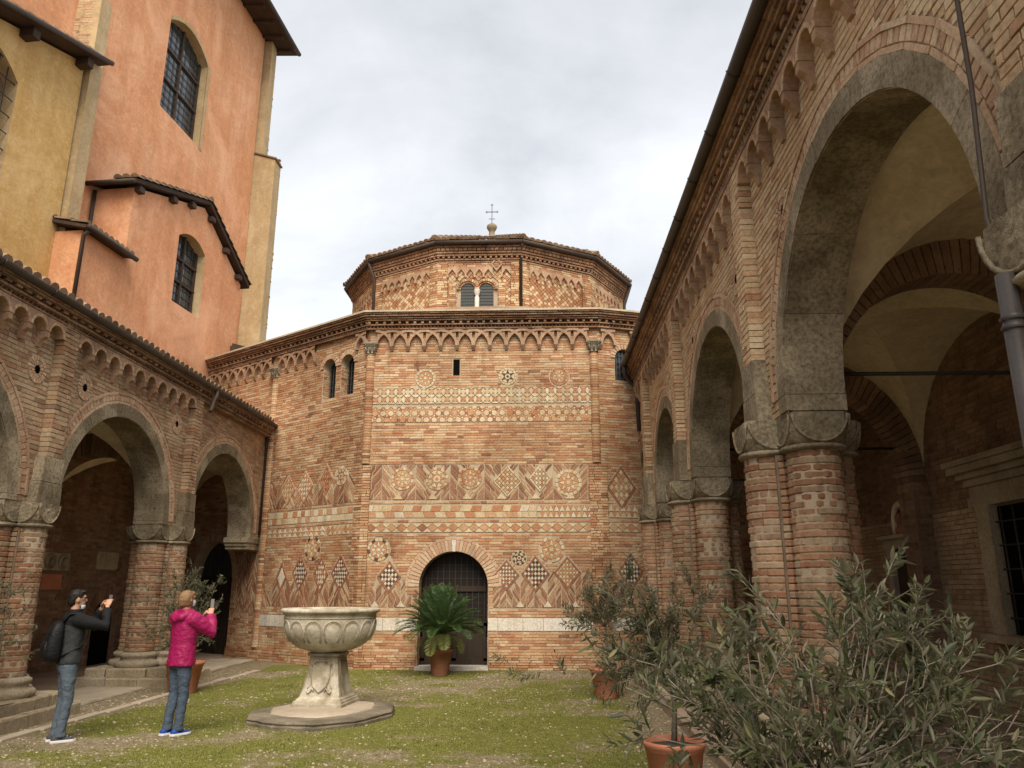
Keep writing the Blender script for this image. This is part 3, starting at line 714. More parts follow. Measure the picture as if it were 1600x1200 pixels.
def sawtooth(F, PC, u0, u1, v0, v1, d0, dep, w_):
    n = max(1, round((u1-u0)/w_)); w_ = (u1-u0)/n
    for i in range(n):
        a = u0+i*w_; PC.solid([F(a+.004, v0, d0), F(a+w_-.004, v0, d0), F(a+w_/2, v0, d0+dep), F(a+.004, v1, d0), F(a+w_-.004, v1, d0), F(a+w_/2, v1, d0+dep)], [(0, 1, 2), (3, 5, 4), (0, 2, 5, 3), (1, 4, 5, 2)])
def dents(F, PC, u0, u1, v0, v1, d0, dep, w_, gap):
    n = max(1, round((u1-u0)/(w_+gap))); st = (u1-u0)/n
    for i in range(n): PC.brick(F, u0+i*st, u0+i*st+w_, v0, v1, d0, d0+dep)
KORN = [('c', 7.66, 7.70, .115), ('s', 7.70, 7.745, .1), ('c', 7.75, 7.785, .16), ('d', 7.79, 7.85, .13), ('c', 7.855, 7.89, .2), ('c', 7.895, 7.935, .235), ('c', 7.94, 7.985, .28), ('c', 7.99, 8.03, .31)]
aF2 = R(35)/2; ft = math.tan(aF2)
for F, W_, e0, e1 in ((FRONT, FW, math.tan(R(17.5)), math.tan(R(8.5))), (LEFT, LW, math.tan(R(17.5)), 0), (RIGHT, RW, math.tan(R(8.5)), 0)):
    core = MB()
    for ty, v0, v1, d in KORN:
        a, b = -d*e0, W_+d*e1
        if ty == 'c': lay(F, corn, a, b, v0, v1, v1-v0, .27, None, -.02, d)
        elif ty == 's': sawtooth(F, corn, a, b, v0, v1, .05, .09, .085)
        else: dents(F, corn, a, b, v0, v1, .1, .07, .06, .12)
        core.add([F(a, v0, d-.02), F(b, v0, d-.02), F(b, v1, d-.02), F(a, v1, d-.02)] if ty == 'c' else [F(a, v0, .06), F(b, v0, .06), F(b, v1, .06), F(a, v1, .06)], [(0, 1, 2, 3)])
    core.build('cornice_core', M['dark_mortar'], octo)
    co = MB(); d = .34
    co.add([F(-d*e0, 8.032, d), F(W_+d*e1, 8.032, d), F(W_+d*e1, 8.075, d), F(-d*e0, 8.075, d), F(W_, 8.09, -.3), F(0, 8.09, -.3), F(W_, 8.032, 0), F(0, 8.032, 0)], [(0, 1, 2, 3), (3, 2, 4, 5), (0, 1, 6, 7)])
    co.build('coping', M['old_stone'], octo)

for sg in (-1, 1):                                                    # brick jambs
    JF = Fr(FRONT(door_u+sg*door_r, 0, 0), -FRONT.n, -FRONT.u*sg); lay(JF, obr, .0, .4, .08, door_s, .06, .2, None, -.01, .005)
# ---- door of the front face
dm = MB(); sheet(dm, FRONT, door_u-door_r-.02, door_u+door_r+.02, .06, door_s+door_r+.05, -.4); door = dm.build('door', M['dark_wood'], octo)
gl = MB(); sheet(gl, FRONT, door_u-door_r+.1, door_u+door_r-.06, .98, 1.62, -.392); sheet(gl, FRONT, door_u-door_r+.02, door_u+door_r-.02, 1.74, door_s+door_r, -.392); gl.build('door_glass', M['door_pane'], door)
db = MB()
for k in range(11): x = door_u-.66+k*.132; db.bar(FRONT(x, .98, -.385), FRONT(x, 1.62, -.385), .01, .01); db.bar(FRONT(x, 1.74, -.385), FRONT(x, door_s+math.sqrt(max(.01, .7**2-(x-door_u)**2)), -.385), .01, .01)
for k in range(1, 5): db.bar(FRONT(door_u-.7, .98+k*.13, -.384), FRONT(door_u+.7, .98+k*.13, -.384), .008, .008)
for z in (1.9, 2.05, 2.2): db.bar(FRONT(door_u-.62, z, -.384), FRONT(door_u+.62, z, -.384), .008, .008)
db.build('glazing_bar', M['lead'], door, 'stuff')
for x, z, w_, h in ((door_u, 1.68, 1.5, .12), (door_u, .93, 1.5, .1), (door_u, .14, 1.5, .14), (door_u-.7, .55, .1, .8), (door_u, .55, .1, .8), (door_u+.7, .55, .1, .8), (door_u-.74, 1.2, .06, 1.1), (door_u+.74, 1.2, .06, 1.1)):
    mb = MB(); mb.box(FRONT(x, z, -.385), (w_/2, .03, h/2)); mb.build('door_rail', M['dark_wood'], door)
st = MB(); st.box(FRONT(door_u, .025, -.15), (door_r+.02, .3, .045)); st.build('threshold', M['white_marble'], octo)
# ---- door in the left face, seen in the passage
dm = MB(); sheet(dm, LEFT, ldoor[0]-.97, ldoor[0]+.97, 0, 3., -.3); door = dm.build('door', M['dark_wood'], octo)
gl = MB()
P = arch_pts(ldoor[0], 1.97, .86); gl.add([LEFT(a, b, -.29) for a, b in P], [tuple(range(len(P)))]); gl.build('tympanum_glass', M['leaded_glass'], door)
db = MB()
for k in range(-5, 6): x = ldoor[0]+k*.15; db.bar(LEFT(x, 1.97, -.28), LEFT(x, 1.97+math.sqrt(.86**2-(k*.15)**2), -.28), .012, .012)
for k in range(1, 5): h = math.sqrt(.86**2-(k*.16)**2); db.bar(LEFT(ldoor[0]-h, 1.97+k*.16, -.279), LEFT(ldoor[0]+h, 1.97+k*.16, -.279), .012, .012)
db.build('glazing_bar', M['lead'], door, 'stuff')
for x, z, w_, h in ((ldoor[0], 1.9, 1.9, .12), (ldoor[0], 1., .1, 1.8), (ldoor[0]-.88, 1., .12, 1.8), (ldoor[0]+.88, 1., .12, 1.8)):
    mb = MB(); mb.bar(LEFT(x-w_/2, z, -.27), LEFT(x+w_/2, z, -.27), h, .05, LEFT.n); mb.build('door_rail', M['dark_wood'], door)

# ---- low roof between walls and drum
DC = Vector((-1.55, 22.8, 0)); AP = 4.03
def dv(k, ap, z=0.): t = R(-90-15+30*k); rr = ap/math.cos(R(15)); return Vector((DC.x+rr*math.cos(t), DC.y+rr*math.sin(t), z))
rm = MB(); top = [dv(k, AP+.05, 8.75) for k in range(12)]
ed = [LEFT(LW, 8.07, 0), LEFT(0, 8.07, 0), FRONT(FW, 8.07, 0), RIGHT(RW, 8.07, 0), Vector((7, 27, 8.07)), Vector((-1.5, 31, 8.07)), Vector((-9, 28, 8.07))]
tp = [top[10], top[0], top[1], top[3], top[5], top[6], top[8]]
rm.add(ed+tp, [(i, (i+1) % 7, 7+(i+1) % 7, 7+i) for i in range(7)]); rm.build('lower_roof', M['roof_tile'], octo)
# ---- drum
dmb = MB(); 
for k in range(12): dmb.add([dv(k, AP-.02, 7.6), dv(k+1, AP-.02, 7.6), dv(k+1, AP-.02, 10.45), dv(k, AP-.02, 10.45)], [(0, 1, 2, 3)])
drum = dmb.build('drum', M['mortar'], octo)
dbr = Pieces('brick', drum, M['drum_brick']); zz_ = Pieces('zigzag_corbel', octo, M['terracotta_arch'], 60); dcor = Pieces('cornice_brick', drum, M['cornice_brick'], 80)
for k in (-2, -1, 0, 1, 2):
    a, b = dv(k, AP), dv(k+1, AP); wd = (b-a).length; F = Fr(a, b-a, (b-a).cross(Vector((0, 0, 1)))); fr = k == 0
    lay(F, dbr, -.02, .25, 8.3, 10.0, .065, .25, None, -.02, .05); lay(F, dbr, wd-.25, wd+.02, 8.3, 10.0, .065, .25, None, -.02, .05)
    u0, u1 = .25, wd-.25; g = .098
    skw = None
    if fr:
        wu = [wd/2-.24-.05, wd/2+.24-.05]; skw = blocker([(wd/2-.62, wd/2+.52, 8.2, 9.5)], [(q, 9.23, .36) for q in wu], [(wd-.62, 9.93, .22, .24)])
    g = .125; ni = int((u1-u0)/g)+2; nj = int(1.5/(g*.5))+1
    for j in range(nj):
        for i in range(-1, ni):
            cu = u0+(i+(j % 2)*.5)*g; cv = 8.35+j*g*.5
            if skw is not None and skw(np.array([cu]), cv)[0]: continue
            h = g*.46; pts = clip_poly([(cu-h, cv), (cu, cv-h), (cu+h, cv), (cu, cv+h)], u0, u1, 8.3, 9.85)
            if pts: dbr.poly(F, pts, -.02, .006, random.choice((random.uniform(0, .35), random.uniform(.7, 1))))
    n = max(3, round((u1-u0)/.25)); s_ = (u1-u0)/n
    for i in range(n):
        x = u0+i*s_
        if fr and abs(x+s_/2-(wd-.62)) < .2: continue
        vt = 9.86
        zz_.solid([F(x+q, v, d) for d in (.055, -.01) for q, v in ((0, 9.64), (s_/2, 9.8), (s_, 9.64), (s_, vt), (0, vt))], [(0, 1, 3+1, 4)[:0] or (0, 1, 4), (1, 2, 3), (1, 3, 4), (0, 1, 6, 5), (1, 2, 7, 6)])
        zz_.solid([F(x+q, v, d) for d in (.075, -.01) for q, v in ((-.025, 9.57), (.025, 9.57), (.025, 9.68), (-.025, 9.68))], [(0, 1, 2, 3), (0, 1, 5, 4), (0, 3, 7, 4), (1, 2, 6, 5)])
    lay(F, dbr, u0, u1, 9.86, 9.98, .06, .25, None, -.02, .045)
    for v0, v1, d in ((9.98, 10.03, .06), (10.04, 10.09, .085), (10.15, 10.2, .12), (10.21, 10.27, .15), (10.36, 10.42, .2)):
        e = d*math.tan(R(15)); lay(F, dcor, -e, wd+e, v0, v1, v1-v0, .26, None, -.04, d)
    dents(F, dcor, -.03, wd+.03, 10.09, 10.15, .02, .09, .06, .08); dents(F, dcor, -.04, wd+.04, 10.28, 10.35, .06, .12, .1, .02)
    if fr:
        for q in wu:
            voussoirs(F, dbr, q, 9.23, .235, .3, 13, 0, PI, -.02, .055); voussoirs(F, dbr, q, 9.23, .19, .232, 11, 0, PI, -.02, .02)
            wm_ = MB(); P = [(q-.19, 8.5), (q+.19, 8.5)] + arch_pts(q, 9.23, .19)[::-1]; wm_.add([F(x, z, -.015) for x, z in P], [tuple(range(len(P)))]); wo_ = wm_.build('window', M['leaded_glass'], octo)
            lb = MB()
            for i in range(-2, 3): lb.bar(F(q+i*.07, 8.6, -.008), F(q+i*.07, 9.38, -.008), .007, .007)
            for i in range(9): lb.bar(F(q-.19, 8.66+i*.085, -.007), F(q+.19, 8.66+i*.085, -.007), .007, .007)
            lb.build('lead_bar', M['lead'], wo_, 'stuff')
        lay(F, dbr, wu[0]-.5, wu[0]-.32, 8.4, 9.4, .06, .18, None, -.02, .03); lay(F, dbr, wu[1]+.32, wu[1]+.5, 8.4, 9.4, .06, .18, None, -.02, .03)
        cmn = MB(); cmn.lathe([(.06, 8.5), (.06, 9.02), (.045, 9.03), (.05, 9.06), (.085, 9.15), (.085, 9.23)], F(wd/2-.05, 0, .02), 10); cmn.build('colonnette', M['white_marble'], octo)
        ln = MB(); q = (wd-.62, 9.93)
        ln.add([F(q[0]+x*.1, q[1]+y*.13, .03) for x, y in ((1, 0), (0, 1), (-1, 0), (0, -1))], [(0, 1, 2, 3)]); ln.build('lozenge_plaque', M['slab_stone'], octo)
        for i in range(4):
            D = [(1, 0), (0, 1), (-1, 0), (0, -1)]; x0, x1 = D[i], D[(i+1) % 4]
            zz_.poly(F, [(q[0]+x0[0]*.11, q[1]+x0[1]*.14), (q[0]+x1[0]*.11, q[1]+x1[1]*.14), (q[0]+x1[0]*.16, q[1]+x1[1]*.2), (q[0]+x0[0]*.16, q[1]+x0[1]*.2)], -.01, .07)
for a, b, c_ in ((dv(1, AP+.06, 8.2), dv(1, AP+.06, 10.3), dv(1, AP+.27, 10.42)), (dv(-1, AP+.06, 8.2), dv(-1, AP+.08, 10.0), dv(-1, AP+.27, 10.42)), (dv(3, AP+.06, 8.2), dv(3, AP+.08, 9.9), dv(3, AP+.27, 10.42))):
    mb = MB(); mb.tube([a, b, c_], .045, 8); mb.build('downpipe', M['brown_metal'], octo)
gm = MB(); 
for k in range(-3, 4):
    a, b = dv(k, AP+.27, 10.47), dv(k+1, AP+.27, 10.47); gm.tube([a, b], .06, 8)
gm.build('gutter', M['brown_metal'], octo)
# roof: under side, deck and tiles
dk = MB(); ap_ = Vector((DC.x, DC.y, 12.55))
for k in range(12): dk.add([dv(k, AP+.25, 10.44), dv(k+1, AP+.25, 10.44), dv(k+1, AP+.25, 10.5), dv(k, AP+.25, 10.5), ap_, Vector((DC.x, DC.y, 10.44))], [(0, 1, 2, 3), (3, 2, 4), (0, 1, 5)])
roof = dk.build('roof', M['roof_tile'], octo); tiles = Pieces('roof_tile', roof, M['roof_tile'])
def coppo(PC, base, up, side, nrm, L, r0, r1):
    vs = []; K = 5
    for i, (q, rr) in enumerate(((0, r0), (L, r1))):
        for k in range(K+1): t = PI*k/K; vs.append(base+up*q+side*(rr*math.cos(t))+nrm*(rr*math.sin(t)*.9+.01+(0.02 if i == 0 else 0)))
    fs = [(k, k+1, K+2+k, K+1+k) for k in range(K)] + [tuple(range(K+1))]
    PC.solid(vs, fs)
for k in (-2, -1, 0, 1, 2):
    a, b = dv(k, AP+.31, 10.5), dv(k+1, AP+.31, 10.5); wd = (b-a).length; sd = (b-a).normalized(); up = (ap_-(a+b)/2).normalized(); nr = sd.cross(up)
    rows = 9
    for rI in range(rows):
        ww = wd*(1-rI*.42/ (ap_-(a+b)/2).length)
        n = max(1, int(ww/.17))
        for i in range(n):
            x = (i+.5)*ww/n-ww/2; coppo(tiles, (a+b)/2+up*(rI*.42)+sd*x+nr*random.uniform(0, .015), up, sd, nr, .47, .085, .068)
    tiles_edge = a
    for j in range(10): coppo(tiles, a+(ap_-a).normalized()*(j*.42)+Vector((0, 0, .05)), (ap_-a).normalized(), sd, nr, .46, .1, .08)
fm = MB(); fm.lathe([(.16, 12.4), (.15, 12.62), (.1, 12.66), (.09, 12.85), (.13, 12.9), (.17, 12.98), (.16, 13.06), (.08, 13.12), (.02, 13.14)], (DC.x+.06, DC.y, 0), 12); fin = fm.build('finial', M['pale_stone'], octo)
cx_ = MB(); bx = Vector((DC.x+.06, DC.y, 13.1)); cx_.bar(bx, bx+Vector((0, 0, .7)), .02, .02); cx_.bar(bx+Vector((-.17, 0, .45)), bx+Vector((.17, 0, .45)), .02, .02)
cx_.bar(bx+Vector((-.1, 0, .2)), bx+Vector((.1, 0, .2)), .015, .015)
for s_ in ((-.17, .45), (.17, .45), (0, .7)): 
    cx_.bar(bx+Vector((s_[0]-.04, 0, s_[1])), bx+Vector((s_[0]+.04, 0, s_[1])), .018, .018); cx_.bar(bx+Vector((s_[0], 0, s_[1]-.04)), bx+Vector((s_[0], 0, s_[1]+.04)), .018, .018)
cx_.build('cross', M['iron'], octo)
for p_ in (inlay, zig, obr, obr_l, obr_r, marble, vou, pilp, carch, corn, dbr, zz_, dcor, tiles): p_.done()
# ------------------------------------------------------------------ arcades
def solid_prism(vs0, vs1):
    n = len(vs0); return list(vs0)+list(vs1), [tuple(range(n))[::-1], tuple(range(n, 2*n))] + [(i, (i+1) % n, n+(i+1) % n, n+i) for i in range(n)]
def curved_brick(PC, c, r, a0, a1, z0, z1, seg=3, deep=.05):
    vs = []; q = r*random.uniform(.975, 1.03); b = .006
    for z, rr in ((z0, q-.008), (z0+b*1.5, q), (z1-b*1.5, q), (z1, q-.008)):
        for k in range(seg+1): t = a0+(a1-a0)*k/seg; vs.append(Vector((c[0]+rr*math.cos(t), c[1]+rr*math.sin(t), z)))
    for z in (z0, z1):
        for k in range(seg+1): t = a0+(a1-a0)*k/seg; vs.append(Vector((c[0]+(q-deep)*math.cos(t), c[1]+(q-deep)*math.sin(t), z)))
    m = seg+1; fs = [(j*m+k, j*m+k+1, (j+1)*m+k+1, (j+1)*m+k) for j in range(3) for k in range(seg)]
    fs += [(4*m+k, 4*m+k+1, k+1, k) for k in range(seg)] + [(3*m+k, 3*m+k+1, 5*m+k+1, 5*m+k) for k in range(seg)]
    fs += [(0, m, 2*m, 3*m, 5*m, 4*m), tuple(x+seg for x in (0, m, 2*m, 3*m, 5*m, 4*m))]
    PC.solid(vs, fs)
def pier(root, c, zb, zc, zt, PC, PS, hx=.27, hy=.34, r=.25, half=.27, plinth=.62, wob=1., small=.2):
    """compound pier: four brick shafts on a stone base, four cushion capitals"""
    core = MB(); cx, cy = c
    lobes = [(cx-hx, cy, r, PI), (cx+hx, cy, r*.9, 0.), (cx, cy-hy, r*1.02, -PI/2), (cx, cy+hy, r*1.02, PI/2)]
    for lx, ly, lr, a in lobes: core.lathe([(lr-.009, zb), (lr-.009, zc)], (lx, ly, 0), 16)
    p = core.build('pier', M['mortar'], root); inn_ = MB()
    inn_.box((cx, cy, (zb+zc)/2), (hx+.02, hy*.7, (zc-zb)/2)); inn_.box((cx, cy, (zb+zc)/2), (hx*.7, hy+.02, (zc-zb)/2)); inn_.build('pier_core_groove_shade', M['dark_mortar'], p)  # core darkened: shade of the grooves between shafts put into its colour
    n = round((zc-zb)/.068); ch = (zc-zb)/n
    for i in range(n):
        z0 = zb+i*ch+.0035; z1 = zb+(i+1)*ch-.0035
        for lx, ly, lr, a in lobes:
            cuts = [-PI*.56]; off = random.choice((.25, .5, .4)); k = random.choice((2, 2, 3))
            cuts += [PI*.56*(2*(j+off)/k-1) for j in range(k) if 0.1 < (j+off)/k < .9] + [PI*.56]
            for t0, t1 in zip(cuts[:-1], cuts[1:]): curved_brick(PC, (lx, ly), lr, a+t0+.012, a+t1-.012, z0, z1)
    for dx_, dy_ in ((-1, -1), (-1, 1), (1, -1), (1, 1)):            # thin shafts in the re-entrant corners
        for i in range(n):
            if dx_ < 0 or i % 1 == 0: curved_brick(PC, (cx+dx_*hx*.86, cy+dy_*hy*.74), .048, math.atan2(dy_, dx_)-PI*.6, math.atan2(dy_, dx_)+PI*.6, zb+i*ch+.004, zb+(i+1)*ch-.004, 3, .03)
    cap = MB(); cap.box((cx, cy, (zc+zt)/2+.06), (hx+.05, hy*.62, (zt-zc)/2-.06)); cap.box((cx, cy, (zc+zt)/2+.06), (hx*.62, hy+.05, (zt-zc)/2-.06))
    cap = cap.build('capital', M['stone'], root)
    for lx, ly, lr, a in lobes:
        mb = MB(); s_ = lr*1.08; rings = []; N = 32
        for h in (0, .12, .25, .38, .5, .62, .74, .85, .94, 1.0):
            ring = []
            rho = s_*math.sqrt(max(0, 2-(h*1.0)**2)) if h < 1 else s_
            for k in range(N):
                t = 2*PI*(k+.5)/N; q = min(rho, s_/max(abs(math.cos(t)), abs(math.sin(t)))); jj = random.uniform(-.004, .004)*wob
                ring.append(Vector((lx+(q+jj)*math.cos(t), ly+(q+jj)*math.sin(t), zt-.01-h*(zt-zc-.07))))
            rings.append(ring)
        mb.loft(rings[::-1], random.random(), 0, False)
        for t in (a, a-PI/2, a+PI/2):                                 # raised rim of each lunette
            n_ = Vector((math.cos(t), math.sin(t), 0)); sd = Vector((-n_.y, n_.x, 0)); hh = zt-zc-.07
            pts = [Vector((lx, ly, zt-.03))+n_*(s_+.004)+sd*(s_*.93*math.cos(PI*k/12))+Vector((0, 0, -hh*.9*math.sin(PI*k/12))) for k in range(13)]
            mb.tube(pts, .014, 5, .3)
        mb.lathe([(lr*.98, zc-.005), (lr+.045, zc+.012), (lr+.055, zc+.03), (lr+.03, zc+.055), (lr*.98, zc+.065)], (lx, ly, 0), 20, .6, jit=.02)
        mb.build('cushion', M['stone'], cap)
    base = MB(); zz0 = zb-.26
    for lx, ly, lr, a in lobes:
        base.lathe([(lr+.12, zz0), (lr+.15, zz0+.05), (lr+.12, zz0+.1), (lr+.05, zz0+.12), (lr+.045, zz0+.16), (lr+.08, zz0+.19), (lr+.075, zz0+.23), (lr+.01, zb)], (lx, ly, 0), 18, .4, jit=.012)
    base.build('pier_base', M['pale_stone'], root)
    if plinth:
        for (z0, z1, e, n) in ((0, zz0*.52, plinth+.2, 3), (zz0*.52, zz0, plinth+.08, 4)):
            for sx, sy in ((-1, 0), (1, 0), (0, -1), (0, 1)):
                for k in range(n):
                    a, b = -e+2*e*k/n, -e+2*e*(k+1)/n; j = lambda: random.uniform(-.015, .015)
                    vs = []
                    for z, q in ((z0, 0), (z1-.02, 0), (z1, .02)):
                        for (s_, dd) in ((a+.005, e-q), (b-.005, e-q), (b-.005, e-.3), (a+.005, e-.3)):
                            x, y = (s_, dd) if sy else (dd, s_)
                            if sy: y *= sy
                            else: x *= sx
                            vs.append(Vector((cx+x+j()*.6, cy+y+j()*.6, z+(j()*.4 if z > z0 else 0))))
                    PS.solid(vs, [(0,1,5,4), (1,2,6,5), (2,3,7,6), (3,0,4,7), (4,5,9,8), (5,6,10,9), (6,7,11,10), (7,4,8,11), (8,9,10,11)])
    return p

def arcade(key, F, ustart, uend, ztop, arches, zt, T, pils, ocl, tables, tz, zcorn, gd, bm):
    root = thing(key, bm[1], 'arcade', F((ustart+uend)/2, 0, -1))
    wb = MB(); wall_with_arches(wb, F, ustart, uend, zt-.02, ztop, [(u, zt-.02, zc, r) for u, zc, r in arches], -.004, T, False)
    wall = wb.build('wall', M['mortar'], root); ib = MB(); wall_with_arches(ib, F, ustart, uend, zt-.02, ztop, [(u, zt-.02, zc, r+.02) for u, zc, r in arches], -T+.004, T, False); ib.build('inner_face', M['plaster_cream'], root)
    br = Pieces('brick', wall, M[bm[0]]); st = Pieces('arch_stone', root, M['stone'], 200); rg = Pieces('arch_brick', root, M['ring_brick'], 200)
    co = Pieces('corbel', root, M['terracotta_arch'], 200); cn = Pieces('cornice_brick', root, M['cornice_brick'], 150)
    for u, zc, r in arches:
        ro = r+.22; n = max(7, int(PI*r/.7))
        for k in range(n):
            t0, t1 = PI*k/n+.0012, PI*(k+1)/n-.0012; seg = 5; A = [t0+(t1-t0)*i/seg for i in range(seg+1)]
            pts = [(u+r*math.cos(t), zc+r*math.sin(t)) for t in A] + [(u+ro*math.cos(t), zc+ro*math.sin(t)) for t in A[::-1]]
            jd = random.uniform(-.004, .004); vs, fs = solid_prism([F(a, b, .016+jd) for a, b in pts], [F(a, b, -T+jd) for a, b in pts]); st.solid(vs, fs)
        for sg in (-1, 1):
            z = zt; h = (zc-zt)/max(1, round((zc-zt)/.4))
            while z < zc-.02:
                pts = [(u+sg*r, z+.003), (u+sg*ro, z+.003), (u+sg*ro, z+h-.003), (u+sg*r, z+h-.003)]
                vs, fs = solid_prism([F(a, b, .016) for a, b in pts], [F(a, b, -T) for a, b in pts]); st.solid(vs, fs); z += h
        nb = int(PI*r/.075)
        voussoirs(F, rg, u, zc, ro+.003, ro+.045, nb//4, 0, PI, -.03, .014); voussoirs(F, rg, u, zc, ro+.05, ro+.15, nb, 0, PI, -.03, .01, 1., .007); voussoirs(F, rg, u, zc, ro+.155, ro+.2, nb//4, 0, PI, -.03, .02)
    def ext(u, v):
        o = np.zeros(u.shape, bool)
        for uc, zc, r in arches:
            if v < zc: o |= np.abs(u-uc) < r+.2
            else: o |= (u-uc)**2+(v-zc)**2 < (r+.4)**2
        for a, b in pils: o |= (u > a) & (u < b)
        for a, b in ocl: o |= (u-a)**2+(v-b)**2 < .2**2
        return o
    lay(F, br, ustart, uend, zt, tz+.32, .066, .27, ext, -.01, .006)
    for a, b in pils:                                                 # pilaster strips: stone foot, brick above
        z = zt
        for h in (.3, .36):
            w_ = .1 if z < zt+.2 else .06
            vs, fs = solid_prism([F(x, y, .15) for x, y in ((a-w_, z+.004), (b+w_, z+.004), (b+w_*.8, z+h-.004), (a-w_*.8, z+h-.004))], [F(x, y, -.03) for x, y in ((a-w_, z+.004), (b+w_, z+.004), (b+w_*.8, z+h-.004), (a-w_*.8, z+h-.004))]); st.solid(vs, fs); z += h
        lay(F, br, a, b, z, tz+.32, .068, (b-a)*.66, None, -.01, .14)
    for a, b in ocl:
        voussoirs(F, rg, a, b, .062, .125, 12, 0, 2*PI, -.02, .012); voussoirs(F, rg, a, b, .13, .2, 20, 0, 2*PI, -.02, .016)
        mb = MB(); mb.tube([F(a, b, -.05), F(a, b, .003)], .066, 12); mb.build('round_opening', M['void'], root)
    for a, b in tables:                                               # corbel table of little round arches
        n = round((b-a)/.415); s_ = (b-a)/n; ri = s_*.37; zs = tz-ri
        for i in range(n):
            u = a+(i+.5)*s_; K = 8; env = [(u-s_/2, zs)] + arch_pts(u, zs, ri, K) + [(u+s_/2, zs)]
            vs = []; N = len(env)
            for d in (.14, -.01):
                vs += [F(x, z, d) for x, z in env] + [F(x, tz+.07, d) for x, z in env]
            fs = [(k, k+1, N+k+1, N+k) for k in range(N-1)] + [(k, k+1, 2*N+k+1, 2*N+k) for k in range(N-1)]; co.solid(vs, fs, random.uniform(0, .7))
            for q in range(7):                                        # thin bricks round the arch
                t0, t1 = PI*q/7+.02, PI*(q+1)/7-.02
                vs, fs = solid_prism(*[[F(u+rr*math.cos(t), zs+rr*math.sin(t), d) for rr, t in ((ri+.006, t0), (ri+.05, t0), (ri+.05, t1), (ri+.006, t1))] for d in (.148, .1)]); rg.solid(vs, fs)
            ends = [u-s_/2] + ([u+s_/2] if i == n-1 else [])
            for e_ in ends:
                if e_ < a+.01 or e_ > b-.01:
                    if any(abs(e_-p) < .05 for q in pils for p in q): continue
                w_ = s_/2-ri-.008; z0 = zs-.23
                prof = [(0, z0), (.035, z0+.005), (.05, z0+.05), (.08, z0+.105), (.13, z0+.14), (.138, z0+.15), (.138, zs), (0, zs)]
                vs, fs = solid_prism([F(e_-w_, z, d) for d, z in prof], [F(e_+w_, z, d) for d, z in prof]); co.solid(vs, fs, random.uniform(0, .8))
    z0 = tz+.07; H = zcorn-z0
    rows = [('c', .0, .12, .15), ('s', .13, .25, .12), ('c', .26, .36, .19), ('c', .37, .47, .165), ('d', .48, .62, .15), ('c', .63, .73, .24), ('c', .74, .86, .27), ('c', .87, 1., .3)]
    for ty, f0, f1, d in rows:
        v0, v1 = z0+H*f0, z0+H*f1
        if ty == 'c': lay(F, cn, ustart, uend, v0, v1, v1-v0, .27, None, -.02, d)
        elif ty == 's': sawtooth(F, cn, ustart, uend, v0, v1, .06, .1, .09)
        else: dents(F, cn, ustart, uend, v0, v1, .1, .1, .11, .1)
        mb_ = MB(); dd = d-.03 if ty == 'c' else .08; sheet(mb_, F, ustart, uend, v0-.01, v1+.01, dd); mb_.build('cornice_core', M['dark_mortar'], root)
    gt = MB(); gr = .075; P = [(gd+gr*math.cos(t), zcorn+.02+gr*math.sin(t)) for t in [PI+PI*k/8 for k in range(9)]]
    gt.loft([[F(u, z, d) for d, z in P+[(d2, z2) for d2, z2 in [(gd+gr*.86*math.cos(t), zcorn+.022+gr*.86*math.sin(t)) for t in [2*PI-PI*k/8 for k in range(9)]]]] for u in (ustart, uend)], smooth=False)
    u = ustart+.6
    while u < uend: gt.tube([F(u, zcorn+.02+(gr+.006)*math.sin(t), gd+(gr+.006)*math.cos(t)) if False else F(u, 0, 0)+F.v*(zcorn+.02+(gr+.006)*math.sin(t))+F.n*(gd+(gr+.006)*math.cos(t)) for t in [PI+PI*k/8 for k in range(9)]], .008, 4); u += 1.05
    gt.build('gutter', M['gutter_metal'], root)
    return root, wall, br, st, rg, co, cn

def vault(root, x0, x1, u0, u1, zs, rise, N=20):
    mb = MB(); f = lambda s_: math.sqrt(max(0, 1-s_*s_)); vs = []
    for i in range(N+1):
        for j in range(N+1):
            s_ = math.sin(PI/2*(2*i/N-1)); t_ = math.sin(PI/2*(2*j/N-1)); vs.append(Vector(((x0+x1)/2+(x1-x0)/2*s_, (u0+u1)/2+(u1-u0)/2*t_, zs+rise*max(f(s_), f(t_)))))
    fs = []
    for i in range(N):
        for j in range(N):
            a, b, c, d = i*(N+1)+j, (i+1)*(N+1)+j, (i+1)*(N+1)+j+1, i*(N+1)+j+1
            fs += [(a, b, c), (a, c, d)] if (i < N/2) == (j < N/2) else [(a, b, d), (b, c, d)]
    mb.add(vs, fs); return mb.build('vault', M['plaster_cream'], root)
def cross_arch(root, PC, x0, x1, u, zs, w_=.42, th=.42, kz=1.13):
    r = abs(x1-x0)/2; cx = (x0+x1)/2; n = int(PI*r/.085)
    for k in range(n):
        t0, t1 = PI*k/n+.004, PI*(k+1)/n-.004
        pts = [(cx+rr*math.cos(t), zs+kz*rr*math.sin(t)) for rr, t in ((r-.02, t0), (r+th, t0), (r+th, t1), (r-.02, t1))]
        vs, fs = solid_prism([Vector((x, u-w_/2+random.uniform(-.006, .006), z)) for x, z in pts], [Vector((x, u+w_/2, z)) for x, z in pts]); PC.solid(vs, fs)

